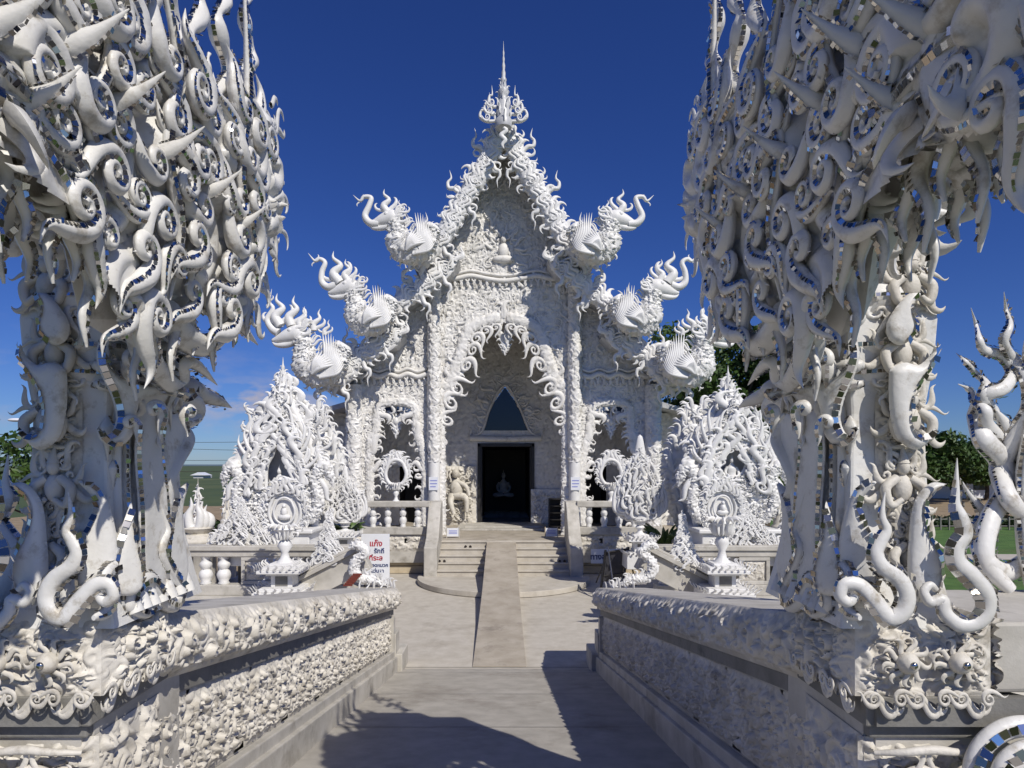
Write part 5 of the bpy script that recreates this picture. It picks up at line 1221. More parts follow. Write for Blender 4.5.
# pedestals with flaming finials
def pedestal_finial(label, px, ytop, ybase, ring_py, ring_r, Y, kind='medallion', ped=True, name='flame_finial', grp='flaming finials on pedestals', w=17, mm='shrine', dens=1.):
    c = P(px, ybase, Y); u_ = Y / F; z = lambda py: P(0, py, Y)[2]
    t = thing(name, label, 'finial', tuple(c), grp)
    if ped:
        yt = ybase - 30 if ped is True else ybase - ped; hp = z(yt) - z(ybase)
        mb = MB()
        for a, f0, f1 in ((1.45, -.5, .10), (1.15, .10, .22), (.62, .22, .62), (.85, .62, .70), (1.25, .70, .80), (1.05, .80, .90), (.7, .90, 1.0)): box(mb, c[0] - a * w * u_, c[0] + a * w * u_, Y - a * w * u_, Y + a * w * u_, c[2] + hp * f0, c[2] + hp * f1)
        o = mb.build('pedestal', mm, t, smooth=False, bevel=.012)
        mb = MB(); box(mb, c[0] - .36 * w * u_, c[0] + .36 * w * u_, Y - .64 * w * u_, Y - .60 * w * u_, c[2] + hp * .26, c[2] + hp * .58); mb.build('dark_panel', 'darkstone', o, smooth=False)  # thin dark slab standing slightly proud of the pedestal face, no hollow
        mb = MB()
        for k in range(28):
            a = k / 28 * 8; e = 1.3 * w * u_; fx = a % 2 - 1; sd = int(a // 2); x, y = ((fx, -1), (1, fx), (-fx, 1), (-1, -fx))[sd]
            put(mb, KF[k % 2], (c[0] + x * e, Y + y * e, c[2] + hp * .80), (x * .3, y * .3, 1), .22 * hp, (x, y, .01), wide=1.6)
            put(mb, KF[k % 2], (c[0] + x * e * 1.1, Y + y * e * 1.1, c[2] + hp * .08), (x * .6, y * .6, 1), .25 * hp, (x, y, .01), wide=1.6)
        mb.build('pedestal_flames', mm, o)
    else: yt = ybase
    zr = z(ring_py); rr = ring_r * u_
    mb = MB(); hs = zr - rr * 1.1 - z(yt)
    lathe(mb, [(a * w * u_ * .55, z(yt) + b * hs) for a, b in ((.9, 0), (.5, .12), (.35, .3), (.8, .5), (.6, .62), (.4, .7), (.9, .9), (1.3, 1.02), (.9, 1.15))], (c[0], Y, 0), 16)
    for k in range(14):
        a = k / 14 * 2 * PI; put(mb, KF[0], (c[0] + .3 * w * u_ * math.cos(a), Y + .3 * w * u_ * math.sin(a), z(yt) + hs * .75), (math.cos(a), math.sin(a), .8), .5 * hs, (-math.sin(a), math.cos(a), 0), wide=1.5)
    mb.build('stem', mm, t)
    if kind == 'cluster':
        mb = MB(); zt_ = z(ytop)
        for k in range(170):
            f = (k / 170) ** .9; zc_ = zr - rr + f * (zt_ - zr + rr) * .8; ww = rr * 1.25 * math.sin(PI * min(1, .22 + .78 * f)) ** .8; a = k * 2.4
            put(mb, KF[(0, 3, 2, 5)[k % 4]], (c[0] + ww * .8 * math.cos(a), Y + ww * .5 * math.sin(a), zc_), (math.cos(a) * (1.1 - f), .3 * math.sin(a), .9), rr * g.uniform(.5, 1.0) * (1.15 - .4 * f), (-.3 * math.sin(a), -1, 0), flip=math.cos(a) > 0, wide=1.3)
        for s_ in (-1, 1):
            for q_ in range(3): tube(mb, [np.array([c[0] + s_ * rr * .3, Y, zr - rr * .8]), np.array([c[0] + s_ * rr * (1.1 + .2 * q_), Y, zr - rr * .5]), np.array([c[0] + s_ * rr * (1.3 + .15 * q_), Y, zr + rr * .2 * q_]), np.array([c[0] + s_ * rr * (1.0 + .2 * q_), Y, zr + rr * (.5 + .3 * q_)]), np.array([c[0] + s_ * rr * (1.25 + .2 * q_), Y, zr + rr * (1.1 + .3 * q_)])], [rr * .12, rr * .14, rr * .12, rr * .08, .004], n=8)
        tube(mb, [(c[0], Y, zr - rr), (c[0], Y, zr), (c[0], Y, zt_ - .1), (c[0], Y, zt_ + .15)], [rr * .9, rr * .8, rr * .25, .01], up=(0, 1, 0), n=12, flat=.5)
        mb.build('flames', mm, t); return t
    mb = MB(); an = np.linspace(-PI / 2, 1.5 * PI, 33)
    egg = lambda r_, dy=0: np.stack([c[0] + r_ * np.cos(an), np.full(33, Y + dy), zr + r_ * np.sin(an) * (1.12 + .25 * (np.sin(an) > .6))], 1)
    for r_, tk, dy in (((rr, rr * .11, 0), (rr * .66, rr * .07, -.05)) if kind == 'medallion' else ((rr, rr * .19, 0),)): tube(mb, egg(r_, dy), np.full(33, tk), raw=True, n=8)
    if kind == 'medallion':
        prism(mb, [(a_ - c[0], b_) for a_, _, b_ in egg(rr * .95)[:-1]], (c[0], Y + .02, 0), (1, 0, 0), (0, 0, 1), (0, .05, 0))
        ball(mb, (c[0], Y - .05, zr - rr * .3), (rr * .42, .08, rr * .2)); ball(mb, (c[0], Y - .05, zr), (rr * .2, .08, rr * .32)); ball(mb, (c[0], Y - .06, zr + rr * .38), (rr * .13, .06, rr * .15))
    mb.build('ring', mm, t)
    mb = MB(); nF = int(44 * dens); zt_ = z(ytop)
    for lay in range(3 if kind == 'medallion' else 2):
        for k in range(nF):
            a = -PI / 2 + (k + .5 * lay) / nF * 2 * PI; up_ = (math.sin(a) + 1) / 2
            ln = (.62 + .75 * up_ ** 3 * (zt_ - zr) / (rr * 2.2)) * rr * (1.0 - .2 * lay) * g.uniform(.7, 1.15)
            c_ = np.array([c[0] + rr * (1 + .12 * lay) * math.cos(a), Y - .06 * lay + .05, zr + rr * (1.12 + .1 * lay) * math.sin(a)])
            put(mb, KF[(0, 2, 1, 3)[k % 4]], c_, (math.cos(a), -.1 * lay, math.sin(a) + .45), min(max(ln, .1), rr * (.9 if kind == 'medallion' else 1.1)), (0, -1, 0), flip=math.cos(a) > 0, wide=1.4)
    for k in range(6): put(mb, KF[k % 2], (c[0], Y, zr + rr * (1.1 + .12 * k)), ((-1) ** k * .35, 0, 1), (zt_ - zr - rr) * .55, (0, -1, 0), flip=k % 2, wide=1.)
    mb.build('flames', mm, t)
    return t
pedestal_finial('large flaming medallion on a small house-shaped pedestal, left of the bridge end', 285, 478, 592, 512, 16, 14.6)
pedestal_finial('large flaming medallion on a small house-shaped pedestal, right of the bridge end', 722, 470, 592, 508, 14, 14.6, dens=1.2)
pedestal_finial('flaming finial beside the left portico balustrade above the naga rail', 345, 470, 552, 508, 13, 18.2, kind='cluster', w=11, ped=22)
pedestal_finial('flaming finial beside the right portico balustrade above the naga rail', 640, 440, 556, 503, 16, 18.2, kind='cluster', w=11, ped=22)
pedestal_finial('open ring finial with short flames standing on the left portico rail', 396, 452, 501, 474, 10.5, 22.3, kind='ring', ped=False, name='ring_finial', grp='ring finials on the portico rails', w=7)
pedestal_finial('open ring finial with crown-like top standing on the right portico rail', 611, 452, 501, 474, 10.5, 22.3, kind='ring', ped=False, name='ring_finial', grp='ring finials on the portico rails', w=7)

# sloping naga rails leading down to the corners, with spiked mounds on them
def naga_rail(sg, label):
    Ya, Yb_ = 15.0, 17.6
    A = P(503.5 + sg * 207, 590, Ya); B = P(503.5 + sg * 140, 566, Yb_); A[2] = .9; B[2] = .75
    t = thing('naga_rail', label, 'handrail', ((A[0] + B[0]) / 2, (A[1] + B[1]) / 2, .0), 'sloping rails with naga heads')
    a0 = P(503.5 + sg * 212, 585, Ya - .2); b0 = P(503.5 + sg * 140, 548, Ya + .2)
    D = (b0 - a0) * (1, 0, 1); L_ = np.linalg.norm(D); Du = D / L_; N_ = np.array([-Du[2] * 1., 0, Du[0]]) * (1 if sg < 0 else -1)
    N_ = N_ if N_[2] > 0 else -N_
    mb = MB(); prism(mb, [(0, 0), (L_, 0), (L_, .10), (0, .10)], a0, Du, N_, (0, .55, 0)); prism(mb, [(0, .102), (L_, .102), (L_, .16), (0, .16)], a0 + (0, .06, 0), Du, N_, (0, .42, 0)); prism(mb, [(0, -.5), (L_, -.5), (L_, -.003), (0, -.003)], a0 + (0, .1, 0), Du, N_, (0, .34, 0))
    mb.build('sloping_slab', 'stone', t, smooth=False, bevel=.01)
    # naga: body rising at the low end with crest
    mb = MB(); Yn = 14.6; q = lambda px, py: P(503.5 + sg * px, py, Yn)
    rtube(mb, [q(118, 585), q(128, 580), q(143, 578), q(150, 568), q(145, 558), q(138, 552), q(146, 545), q(155, 548)], [.03, .06, .08, .085, .07, .07, .07, .03], n=30, step=.02, ts=.5, amp=.08, tile=TILE2, flat=.9)
    for k in range(26):
        f = k / 26; c = smooth_line([q(110, 588), q(128, 580), q(148, 572), q(142, 556), q(150, 545)], 20)[int(f * 79)]
        put(mb, KF[k % 4], c, (sg * (-.6 + .1 * (k % 5)), -.3, 1), .20, (0, -1, 0), flip=sg < 0, wide=1.3)
    mb.build('naga_head', 'shrine', t)
    return t
naga_rail(-1, 'sloping stone rail with a rearing naga at its lower end, left of the stairs')
naga_rail(1, 'sloping stone rail with a rearing naga at its lower end, right of the stairs')
cone_px(330, 512, 566, 19, 15.1, 'tall spiked flame mound on the left sloping rail', n=200)
cone_px(682, 516, 572, 20, 15.1, 'tall spiked flame mound on the right sloping rail', n=200)
mb = MB(); c = P(352, 584, 14.3)
for k in range(7): box(mb, c[0] - .2 + .035 * k, c[0] + .0 + .035 * k, 14.3, 14.36, c[2] + .04 * k - .05, c[2] + .04 * k - .015)
tag(mb.build('fallen_tiles', 'redtile', smooth=False, bevel=.005), 'small stack of dark red roof tiles at the foot of the left naga', 'tiles')

# small stupas and chedis behind
def stupa(px, y0, y1, Y, label, w=9):
    c = P(px, y1, Y); h = P(0, y0, Y)[2] - c[2]; r_ = w * Y / F
    pr = [(1.6, 0), (1.6, .05), (1.35, .07), (1.35, .18), (1.7, .21), (1.5, .25), (1.1, .28), (1.2, .32), (.8, .36), (.85, .42), (.55, .46), (.62, .56), (.42, .66), (.3, .7), (.33, .74), (.2, .8), (.14, .88), (.03, 1)]
    t = thing('stupa', label, 'stupa', tuple(c), 'small white stupas'); mb = MB(); lathe(mb, [(a * r_ * .6, -1.2 if b == 0 and a == 1.6 and i == 0 else b * h) for i, (a, b) in enumerate(pr)], tuple(c), 16); mb.build('body', 'cream', t)
    mb = MB()
    for k in range(24):
        a = k * 2.4; f = .3 + .5 * k / 24; rr = r_ * .5 * (1.2 - f); put(mb, KF[k % 2], c + (rr * math.cos(a), rr * math.sin(a), f * h), (math.cos(a) * .4, math.sin(a) * .4, 1), .13 * h, (-math.sin(a), math.cos(a), 0), wide=1.4)
    mb.build('flames', 'shrine', t)
stupa(227, 478, 540, 21, 'slender stupa just left of the left shrine')
stupa(198, 478, 560, 24, 'thin-topped stupa behind the flame crown at the left', 7)
stupa(779, 482, 540, 22, 'slender stupa just right of the right shrine', 8)
stupa(790, 455, 540, 20, 'tall stupa against the right gate pillar', 10)
def crown(px, y0, y1, Y, label):
    c = P(px, y1, Y); u_ = Y / F; t = thing('lotus_carving', label, 'carving', tuple(c)); mb = MB()
    for s in (-1, 1):
        for k in range(3):
            w_ = (11 - 3 * k) * u_; h = (P(0, y0, Y)[2] - c[2]) * (.7 + .12 * k)
            tube(mb, [c + (0, -.1 * k, .0), c + (s * w_, -.1 * k, h * .1), c + (s * w_ * 1.15, -.1 * k, h * .45), c + (s * w_ * .6, -.1 * k, h * .7), c + (s * w_ * .8, -.1 * k, h)], [.1, .13, .11, .06, .01], n=10)
    mb.build('petals', 'shrine', t); mb = MB(); lathe(mb, [(.5, -1.6), (.5, -.5), (.75, -.42), (.75, -.3), (.3, -.15), (.45, 0), (.2, .1)], tuple(c), 16); mb.build('stand', 'cream', t)
crown(198, 495, 528, 19, 'open lotus-like flame crown on a stand, seen behind the left gate pillar')

# outer flames beyond each gate pillar
def outer_flames(sg, label):
    Yo = 4.6; t = thing('outer_flames', label, 'carving', tuple(P(503.5 + sg * 500, 610, Yo)), 'tall curling flame sculptures outside the parapets')
    def fl(pts, rad, nm='flame'):
        mb = MB(); pp = [P(a if sg > 0 else 1007 - a - 34, b, Yo + .1 * math.sin(a)) for a, b in pts]; C, r, T_, N, B = tube(mb, pp, [q_ * .46 for q_ in rad], (0, -1, 0), 12, 8, .8); o = mb.build(nm, 'enamel', t)
        mm = MB(); tube_tiles(mm, C, r, N, B, .3, .03, .004, .05, .95, .8); tube_tiles(mm, C, r, N, B, PI - .3, .025, .004, .1, .9, .8); mm.build('mirror_strip', 'mirror', o)
    fl([(1010, 590), (985, 560), (990, 520), (1006, 490), (1000, 460), (984, 440), (976, 415), (984, 396), (1003, 388), (1012, 372), (1002, 356), (984, 350), (979, 338), (976, 325), (971, 308)], [.10, .14, .15, .16, .17, .16, .13, .11, .11, .10, .09, .07, .05, .03, .004])
    fl([(1030, 520), (1010, 500), (1000, 470), (1012, 440), (1030, 410), (1028, 380), (1012, 360), (1004, 342), (1010, 325), (1006, 310), (1004, 292)], [.1, .14, .16, .16, .14, .12, .10, .07, .05, .03, .004])
    fl([(1000, 440), (986, 425), (985, 410), (974, 402), (970, 390), (958, 384), (962, 378)][:6], [.12, .12, .09, .06, .04, .005])
    fl([(995, 415), (984, 398), (986, 384), (976, 374), (966, 362), (956, 353)], [.10, .10, .07, .05, .035, .004])
    fl([(1030, 560), (1005, 572), (985, 560), (975, 535), (982, 515), (976, 503), (968, 493), (960, 478)], [.14, .15, .14, .11, .08, .06, .04, .004])
    fl([(1040, 480), (1020, 455), (1008, 430), (996, 410)], [.16, .15, .12, .02])
    fl([(1040, 620), (1015, 600), (995, 600), (985, 590), (992, 580)], [.14, .13, .1, .08, .02])
    fl([(1060, 640), (1035, 560), (1030, 480), (1036, 420), (1030, 350), (1040, 300)], [.22, .22, .2, .16, .1, .02])
outer_flames(1, 'tall white curling flames with mirror edges at the far right, outside the parapet')
t = thing('outer_flames', 'single curling white flame at the far left edge, outside the parapet', 'carving', tuple(P(5, 600, 3.6)), 'tall curling flame sculptures outside the parapets')
mb = MB(); C, r, T_, N, B = tube(mb, [P(a, b, 3.6) for a, b in [(-30, 600), (-6, 592), (10, 572), (12, 552), (2, 535), (-6, 520), (2, 508), (10, 498), (6, 482), (8, 455)]], [.08, .09, .085, .08, .07, .06, .055, .035, .02, .003], (0, -1, 0), 12, 8); o = mb.build('flame', 'enamel', t)
mm = MB(); tube_tiles(mm, C, r, N, B, .2, .03, .004, .1, .95); mm.build('mirror_strip', 'mirror', o)

# wing walls running outward from the pedestals, shell scrolls below
for sg in (1, -1):
    mx = None if sg > 0 else AX; x0, x1 = 2.40, 6.5; yy = 3.7
    t = thing('wing_wall', 'banded stone wing wall running out to the %s of the bridge' % ('right' if sg > 0 else 'left'), 'wall', (4 if sg > 0 else -4.2, yy, 1), 'wing walls')
    mb = MB()
    for (z0, z1, dy) in ((1.2, 2.35, 0), (2.35, 2.45, -.10), (2.45, 2.55, -.16), (2.55, 2.68, -.10), (2.68, 2.80, -.18), (2.80, 2.86, -.22)):
        box(mb, x0, x1, yy + dy, yy + .9, z0 + .002, z1 - .002)
    mb.build('masonry', 'stone', t, smooth=False, bevel=.01, mx=mx)
    mb = MB(); relief(mb, (x0, yy - .17, 2.44), (x1 - x0, 0, 0), (0, 0, .13), .015, .07, .7, TILE3, Nn=(0, -1, 0)); mb.build('carved_moulding', 'cream', t, mx=mx)
    t = thing('shell_scroll', 'white shell-like scroll with rings of mirror tiles below the %s wing wall' % ('right' if sg > 0 else 'left'), 'carving', (2.5 if sg > 0 else -2.7, 2.9, 2), 'shell scrolls')
    cc = np.array([2.36, 2.95, 2.34]); a = np.linspace(-.4, PI + .9, 50)
    for k, (r_, tk) in enumerate(((.235, .05), (.155, .042), (.085, .03))):
        mb = MB(); C = np.stack([cc[0] + r_ * np.cos(a), cc[1] - .05 * k + 0 * a, cc[2] - .02 + r_ * np.sin(a)], 1); C, r2, T_, N, B = tube(mb, C, tk * (1 - .5 * (a / a[-1]) ** 4), (0, -1, 0), 12, 1, .8, raw=True); o = mb.build('shell_ring', 'enamel', t, mx=mx)
        mm = MB(); tube_tiles(mm, C, r2, N, B, 1.4, .04, .004, 0, 1, .8); mm.build('mirror_strip', 'mirror', o, mx=mx)
    mb = MB()
    for k in range(15):
        q = k / 15 * 2 * PI; p0 = cc + np.array([.03 * math.cos(q), -.165, .03 * math.sin(q)]); p1 = cc + np.array([.065 * math.cos(q), -.12, .10 * math.sin(q)]); s_ = np.array([-math.sin(q), 0, math.cos(q)])
        mb.add([p0 - s_ * .005, p1 - s_ * .010, p1 + s_ * .010, p0 + s_ * .005], [(0, 1, 2, 3)])
    mb.build('mirror_rays', 'mirror', t, mx=mx)
    mb = MB(); ball(mb, cc + (0, -.02, 0), (.13, .10, .13)); ball(mb, cc + (0, -.14, 0), (.03, .02, .03)); mb.build('boss', 'enamel', t, mx=mx)
    for k, pts in enumerate(([(-.45, -.05, -.35), (-.2, -.15, -.17), (.1, -.18, -.2), (.4, -.1, -.35)],)):
        mb = MB(); C, r2, T_, N, B = tube(mb, [cc + np.array(p) for p in pts], [.05, .07, .06, .01], (0, -1, 0), 12, 8, .8); o = mb.build('lower_curl', 'enamel', t, mx=mx); mm = MB(); tube_tiles(mm, C, r2, N, B, 1.0, .03, .004, .1, .9, .8); mm.build('mirror_strip', 'mirror', o, mx=mx)

# ------------------------------------------------------------------ signs, easel, cabinet, shoes
Ysn = 19.8; c = P(377, 576, Ysn); x0, x1 = P(361, 0, Ysn)[0], P(389.5, 0, Ysn)[0]; z0, z1 = .10, P(0, 534, Ysn)[2]
t = thing('notice_board', 'tall white board with red and dark blue Thai lettering, left of the stairs', 'sign', ((x0 + x1) / 2, Ysn, 0))
mb = MB(); box(mb, x0, x1, Ysn, Ysn + .04, z0, z1); mb.build('board', 'signw', t, smooth=False, bevel=.006)
for x in (x0 + .1, x1 - .1):
    mb = MB(); box(mb, x - .02, x + .02, Ysn + .04, Ysn + .08, .0, z1 - .1); prism(mb, [(Ysn + .08, z1 - .2), (Ysn + .1, z1 - .2), (Ysn + .6, .0), (Ysn + .56, .0)], (x - .02, 0, 0), (0, 1, 0), (0, 0, 1), (.04, 0, 0)); mb.build('leg', 'wood', t, smooth=False)
for s_, py, sz, m_, dx in (('แก๊ง', 543.8, .235, 'red', .02), ('รักถึ', 551.2, .19, 'blue', .12), ('ที่ระล', 558.2, .215, 'red', .02), ('ถอดหมวก', 565.4, .145, 'blue', .10), ('แว่นตา', 571.0, .145, 'blue', .07)):
    text(s_, m_, sz, ((x0 + x1) / 2 + dx, Ysn - .004, P(0, py, Ysn)[2] - .0), t, 'lettering', weight=.006)
Yg = 21.6; t = thing('exit_sign', 'small white sign with dark lettering partly behind the black easel', 'sign', tuple(P(598, 560, Yg)))
mb = MB(); a = P(591, 563.5, Yg); b = P(617, 549, Yg); box(mb, a[0], b[0], Yg, Yg + .03, a[2], b[2]); mb.build('board', 'signw', t, smooth=False, bevel=.004)
text('ทางออก', 'blue', .25, (P(602.5, 0, Yg)[0], Yg - .004, P(0, 557, Yg)[2]), t, 'lettering', weight=.008)
# easel: leaning framed board seen from behind
Ye = 18.4; t = thing('easel', 'black easel holding a dark framed board, seen from behind near the right parapet', 'easel', (P(613, 588, Ye)[0], Ye, 0))
q = lambda px, py, dy=0: P(px, py, Ye + dy)
def bar(mb, a, b, w_=.03): tube(mb, [a, b], [w_, w_], up=(0, 1, .01), n=4, sub=1)
mb = MB(); quad = [q(606, 553), q(627, 549, .0), q(622, 580, .25), q(602, 582, .25)]
V = quad + [p + np.array([0, .04, .01]) for p in quad]; mb.add(V, [(0, 1, 2, 3), (7, 6, 5, 4), (0, 4, 5, 1), (1, 5, 6, 2), (2, 6, 7, 3), (3, 7, 4, 0)]); mb.build('panel', 'blackboard', t, smooth=False)
for nm, a, b, w_ in (('frame_bar', q(605.5, 550, -.03), q(601, 588, -.3), .035), ('frame_bar', q(628.5, 547, -.03), q(622.5, 586, -.3), .035), ('frame_bar', q(605, 553, -.04), q(628, 549, -.04), .03), ('frame_bar', q(603, 576, -.04), q(624, 573, -.04), .025)):
    mb = MB(); bar(mb, a, b, w_); mb.build(nm, 'wood', t, smooth=False)
mb = MB(); bar(mb, q(608, 547, -.06), q(613, 582, -.8), .018); mb.build('prop_leg', 'steel', t, smooth=False)
mb = MB(); bar(mb, q(605, 560, .1), q(596, 583, .1), .02); mb.build('prop_leg', 'wood', t, smooth=False)
mb = MB(); bar(mb, P(628, 548, 19), P(636, 586, 18.6), .022); tag(mb.build('wooden_pole', 'bark', smooth=False), 'thin brown pole leaning beside the black easel', 'pole')
# two little signs on the platform edge
for px, nm in ((453, 'left'), (551.5, 'right')):
    Yq = 23.3; c = P(px, 535, Yq); c[2] = PLAT
    t = thing('table_sign', 'small framed sign with lilac print standing on the %s of the top step' % nm, 'sign', tuple(c), 'little signs on the platform')
    mb = MB(); box(mb, c[0] - .21, c[0] + .21, Yq, Yq + .03, PLAT + .06, PLAT + .36); mb.build('board', 'signw', t, smooth=False)
    for k in range(3): mb = MB(); box(mb, c[0] - .15, c[0] + .15, Yq - .004, Yq - .001, PLAT + .15 + .05 * k, PLAT + .175 + .05 * k); mb.build('printed_line', 'lilac', t, smooth=False)
    for s in (-1, 1): mb = MB(); box(mb, c[0] + s * .225 - .015, c[0] + s * .225 + .015, Yq - .02, Yq + .05, PLAT, PLAT + .40); mb.build('post', 'stone' if nm == 'left' else 'tan', t, smooth=False)
# dark shelf on the right of the door
Yk = 26.6; x0 = P(549, 0, Yk)[0]; x1 = P(561, 0, Yk)[0] + .1
t = thing('shoe_shelf', 'dark wooden shelf unit standing on the porch right of the doorway', 'shelf', (x0 + .4, Yk, PLAT))
mb = MB(); box(mb, x0, x0 + .05, Yk, Yk + .4, PLAT, PLAT + 1.25); box(mb, x1 - .05, x1, Yk, Yk + .4, PLAT, PLAT + 1.25); box(mb, x0 + .05, x1 - .05, Yk + .35, Yk + .4, PLAT, PLAT + 1.25); mb.build('case', 'wood', t, smooth=False)
for k in range(5): mb = MB(); box(mb, x0 + .052, x1 - .052, Yk - .02, Yk + .348, PLAT + .08 + .28 * k, PLAT + .11 + .28 * k); mb.build('shelf', 'wood', t, smooth=False)
# shoes left on the steps
for (px, st, lab) in ((442, 2, 'pair of dark sandals on the second step at the left'), (468, 4, 'pair of dark shoes near the top step left of the ramp'), (562, 2, 'pair of dark shoes at the right end of the steps')):
    yy = 20.9 + .36 * (st - 1) + .18; z = .15 + (PLAT - .15) * st / 5; xx = (px - CX) * yy / F; t = thing('shoes', lab, 'shoes', (xx, yy, z), 'shoes left on the steps')
    for s in (-1, 1):
        mb = MB(); x = xx + s * .08
        V = smooth_line([(x, yy - .13, z + .02), (x + s * .01, yy - .05, z + .02), (x, yy + .04, z + .02), (x, yy + .13, z + .02)], 4); tube(mb, V[::3], [.03, .045, .035, .04, .03], up=(0, 0, 1), n=10, flat=.45)
        tube(mb, [(x - .04, yy - .02, z + .03), (x, yy - .05, z + .07), (x + .04, yy - .02, z + .03)], [.014, .018, .014], up=(0, 1, 0), n=6); mb.build('shoe', 'rubber', t)

# ------------------------------------------------------------------ plants and trees
def leaves(mb, centres, radii, n, size, rs, squash=.75):
    r = np.random.default_rng(rs); C = np.asarray(centres, float); w_ = np.asarray(radii, float) ** 2; idx = r.choice(len(C), n, p=w_ / w_.sum())
    d = r.normal(size=(n, 3)); d /= np.linalg.norm(d, axis=1)[:, None]; rad = np.asarray(radii)[idx] * r.uniform(.35, 1.08, n) ** .6
    p = C[idx] + d * rad[:, None] * (1, 1, squash)
    a = r.normal(size=(n, 3)); a /= np.linalg.norm(a, axis=1)[:, None]; b = np.cross(a, r.normal(size=(n, 3))); b /= np.linalg.norm(b, axis=1)[:, None]; s = size * r.uniform(.6, 1.3, (n, 1))
    V = np.stack([p - a * s, p - b * s * .45, p + a * s, p + b * s * .45], 1); mb.add(V.reshape(-1, 3), np.arange(n * 4).reshape(-1, 4))
def tree(x, y, h, cr, label, rs, n=9000, size=.14, name='leafy_tree', grp=None, m='leaf', trunk=.35, spread=1.0, base=-.06, clumps=26, crown0=.42):
    r = np.random.default_rng(rs); t = thing(name, label, 'tree', (x, y, base), grp); mb = MB()
    tube(mb, [(x, y, base), (x + .1, y, base + h * .2), (x - .1, y + .1, base + h * .45), (x, y, base + h * .75)], [h * .035, h * .026, h * .02, h * .008], up=(0, 1, 0), n=10)
    C, Rr = [], []
    for k in range(clumps):
        a = k * 2.4; f = r.uniform(0, 1); rr = cr * (1 - .55 * abs(f - .35)) * r.uniform(.25, .95) * spread; c = np.array([x + rr * math.cos(a), y + rr * math.sin(a), base + h * (crown0 + (1 - crown0) * f * .92)])
        C.append(c); Rr.append(cr * r.uniform(.2, .38))
        if k % 2 == 0:
            s_ = np.array([x, y, base + h * (.25 + .35 * f)]); tube(mb, [s_, s_ * .5 + c * .5 + (0, 0, -.05 * h), c], [h * .010, h * .007, h * .002], up=(0, 1, .1), n=6, sub=4)
    mb.build('trunk', 'bark', t); mb = MB(); leaves(mb, C, Rr, n, size, rs + 1); mb.build('crown', m, t, smooth=False); return t
tree(10.3, 30, 10.6, 4.4, 'dense dark green tree rising behind the right shrine', 31, n=26000, size=.15, clumps=44, crown0=.25)
tree(13.2, 33, 8.6, 3.6, 'dark tree partly behind the right gate pillar', 32, n=15000, size=.16, clumps=34, crown0=.2)
rt = [(40, 62, 6.2, 4.5, 'broad tree seen between the right gate pillar and the outer flames'), (46, 66, 5.6, 4, 'low rounded tree near the white van on the right lawn'), (52, 70, 6.8, 5, 'larger spreading tree behind the far right flames'), (60, 72, 6, 5, 'rounded tree at the right edge beyond the lawn'), (33, 58, 4.6, 3, 'small tree close behind the right gate pillar'), (68, 80, 7, 6, 'dark tree at the far right end of the lawn')]
for k, (x, y, h, cr, lab) in enumerate(rt): tree(x, y, h, cr, lab, 50 + k, n=6000, size=.28, grp='trees beyond the right lawn', clumps=18, crown0=.42)
for k, (x, y, h, cr, lab) in enumerate([(26, 46, 5.6, 2.8, 'tall tree beside the right gate pillar with light showing through'), (30.5, 50, 5.0, 2.6, 'tree with bare forked trunk on the right lawn')]): tree(x, y, h, cr, lab, 61 + k, n=3600, size=.2, grp='trees beyond the right lawn', clumps=14, crown0=.5)
tree(-17.2, 24.5, 5.2, 2.6, 'thin-leaved tree at the far left edge behind the gate pillar', 71, n=2600, size=.16, spread=1.1, clumps=16, crown0=.35)
for k, (x, y, h, cr, lab) in enumerate([(-13.8, 27, 2.2, 1.4, 'dark bush beyond the left balustrade near the stupas'), (-11.5, 29, 2.4, 1.5, 'bush behind the slender left stupa'), (-19, 30, 2.2, 1.8, 'low bush by the road at the far left')]):
    tree(x, y, h, cr, lab, 80 + k, n=4500, size=.12, name='bush', m='hedge', grp='bushes on the left', clumps=14, crown0=.15)
def strap_plant(px, py, Y, h, label, rs):
    r = np.random.default_rng(rs); c = P(px, py, Y); t = thing('leafy_plant', label, 'plant', tuple(c)); 
    mb = MB()
    for k in range(46):
        a = r.uniform(0, 2 * PI); ln = h * r.uniform(.6, 1.1); d = np.array([math.cos(a), math.sin(a), 0]); o_ = c + d * .08
        pts = [o_, o_ + d * ln * .25 + (0, 0, ln * .55), o_ + d * ln * .6 + (0, 0, ln * .8 * r.uniform(.6, 1))]; tube(mb, pts, [.02, .055, .004], up=(-math.sin(a), math.cos(a), 0), n=4, sub=4, flat=1)
    mb.build('leaves', 'leaf2', t); mb = MB(); lathe(mb, [(.16, -.45), (.22, -.05), (.24, 0), (.19, 0)], tuple(c), 14); mb.build('pot', 'stone', t)
strap_plant(346, 545, 18.9, .95, 'bright green leafy plant below the left flaming finial', 3)
strap_plant(664, 552, 18.9, 1.0, 'dark green strap-leaved plant below the right flaming finial', 4)
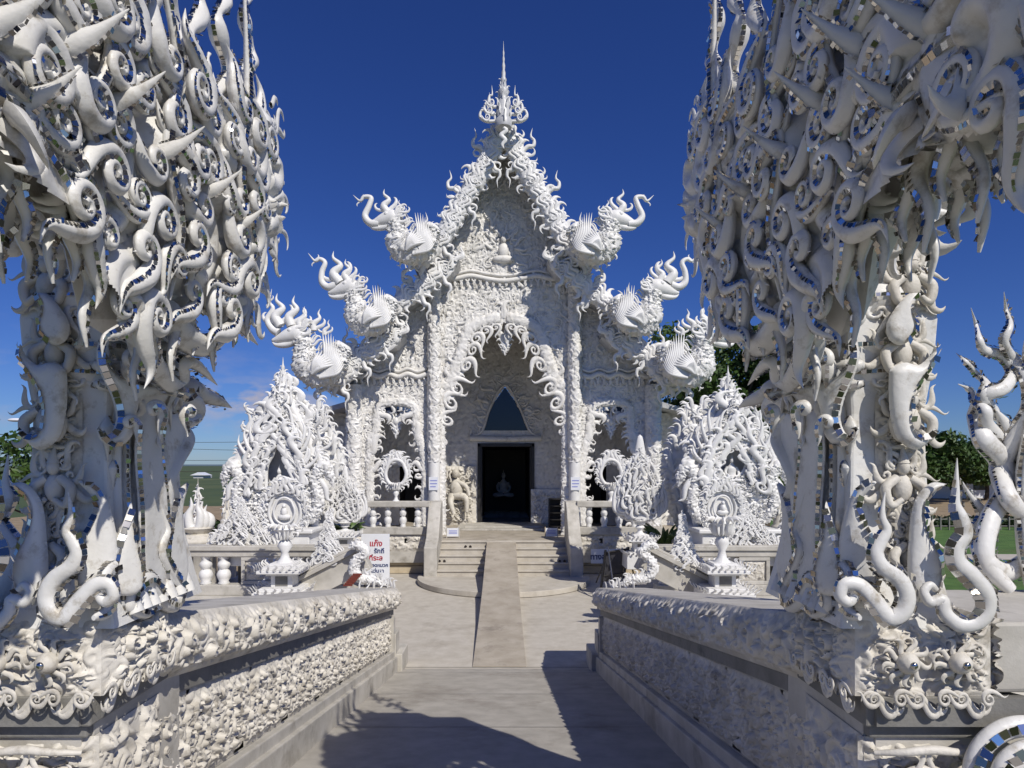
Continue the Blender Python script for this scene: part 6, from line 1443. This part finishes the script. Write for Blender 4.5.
# hedge with white rail, van, low building
mb = MB(); r_ = np.random.default_rng(5); leaves(mb, [(x, 40, .25) for x in np.linspace(24, 44, 40)], [.6] * 40, 9000, .12, 6, .6); tag(mb.build('hedge', 'hedge', smooth=False), 'long low dark hedge across the right lawn', 'hedge')
t = thing('fence', 'low grey picket fence in front of the hedge on the right lawn', 'fence', (33, 38, 0)); mb = MB()
for z in (.15, .55): box(mb, 23, 44, 38, 38.05, z, z + .05)
mb.build('rail', 'darkstone', t, smooth=False)
for k in range(42): mb = MB(); box(mb, 23 + k * .5, 23.06 + k * .5, 37.93, 37.995, -.05, .7); mb.build('picket', 'darkstone', t, smooth=False)
t = thing('market_shed', 'long low white shed beyond the trees on the right', 'building', (46, 68, 0)); mb = MB(); box(mb, 39, 56, 74, 80, -.05, 2.3); mb.build('wall', 'signw', t, smooth=False)
mb = MB(); prism(mb, [(73.4, 2.3), (80.6, 2.3), (77, 3.4)], (38.5, 0, 0), (0, 1, 0), (0, 0, 1), (18, 0, 0)); mb.build('roof', 'roofm', t, smooth=False)
for k in range(6): mb = MB(); box(mb, 40 + 2.7 * k, 41.4 + 2.7 * k, 73.93, 73.995, .9, 1.8); mb.build('window', 'glass', t, smooth=False)
t = thing('farm_hut', 'small white-roofed hut far off in the left field', 'building', (-93, 200, 0)); mb = MB(); box(mb, -94.5, -91.5, 198, 204, -.3, .6); mb.build('wall', 'roofm', t, smooth=False); mb = MB(); prism(mb, [(-95.3, .6), (-90.7, .6), (-93, 1.5)], (0, 197.5, 0), (1, 0, 0), (0, 0, 1), (0, 5, 0)); mb.build('roof', 'signw', t, smooth=False)
# street lamp and power lines
t = thing('street_lamp', 'thin street lamp arm with pale head at the far left', 'street lamp', (-18.9, 24, 0)); mb = MB(); z = P(0, 421, 24)[2]
tube(mb, [(-19.6, 24, -.1), (-19.6, 24, z - .4), (-19.3, 24, z), (-18.6, 24, z + .05)], [.07, .05, .035, .03], n=8); mb.build('pole', 'steel', t)
mb = MB(); ball(mb, P(16, 420, 24), (.32, .12, .07)); mb.build('lamp_head', 'signw', t)
for k, (ya, yb) in enumerate(((418, 432), (436, 450), (446, 462), (412, 446))):
    A = P(-200, ya - 6, 60); B = P(420, yb + 3, 60); pts = [A + (B - A) * f - np.array([0, 0, 1.6 * math.sin(PI * f)]) for f in np.linspace(0, 1, 12)]; mb = MB(); tube(mb, pts, [.018] * 12, n=4, sub=2)
    tag(mb.build('power_line', 'rubber'), 'thin dark power line sagging across the sky at the left', 'power line', 'power lines across the left sky')
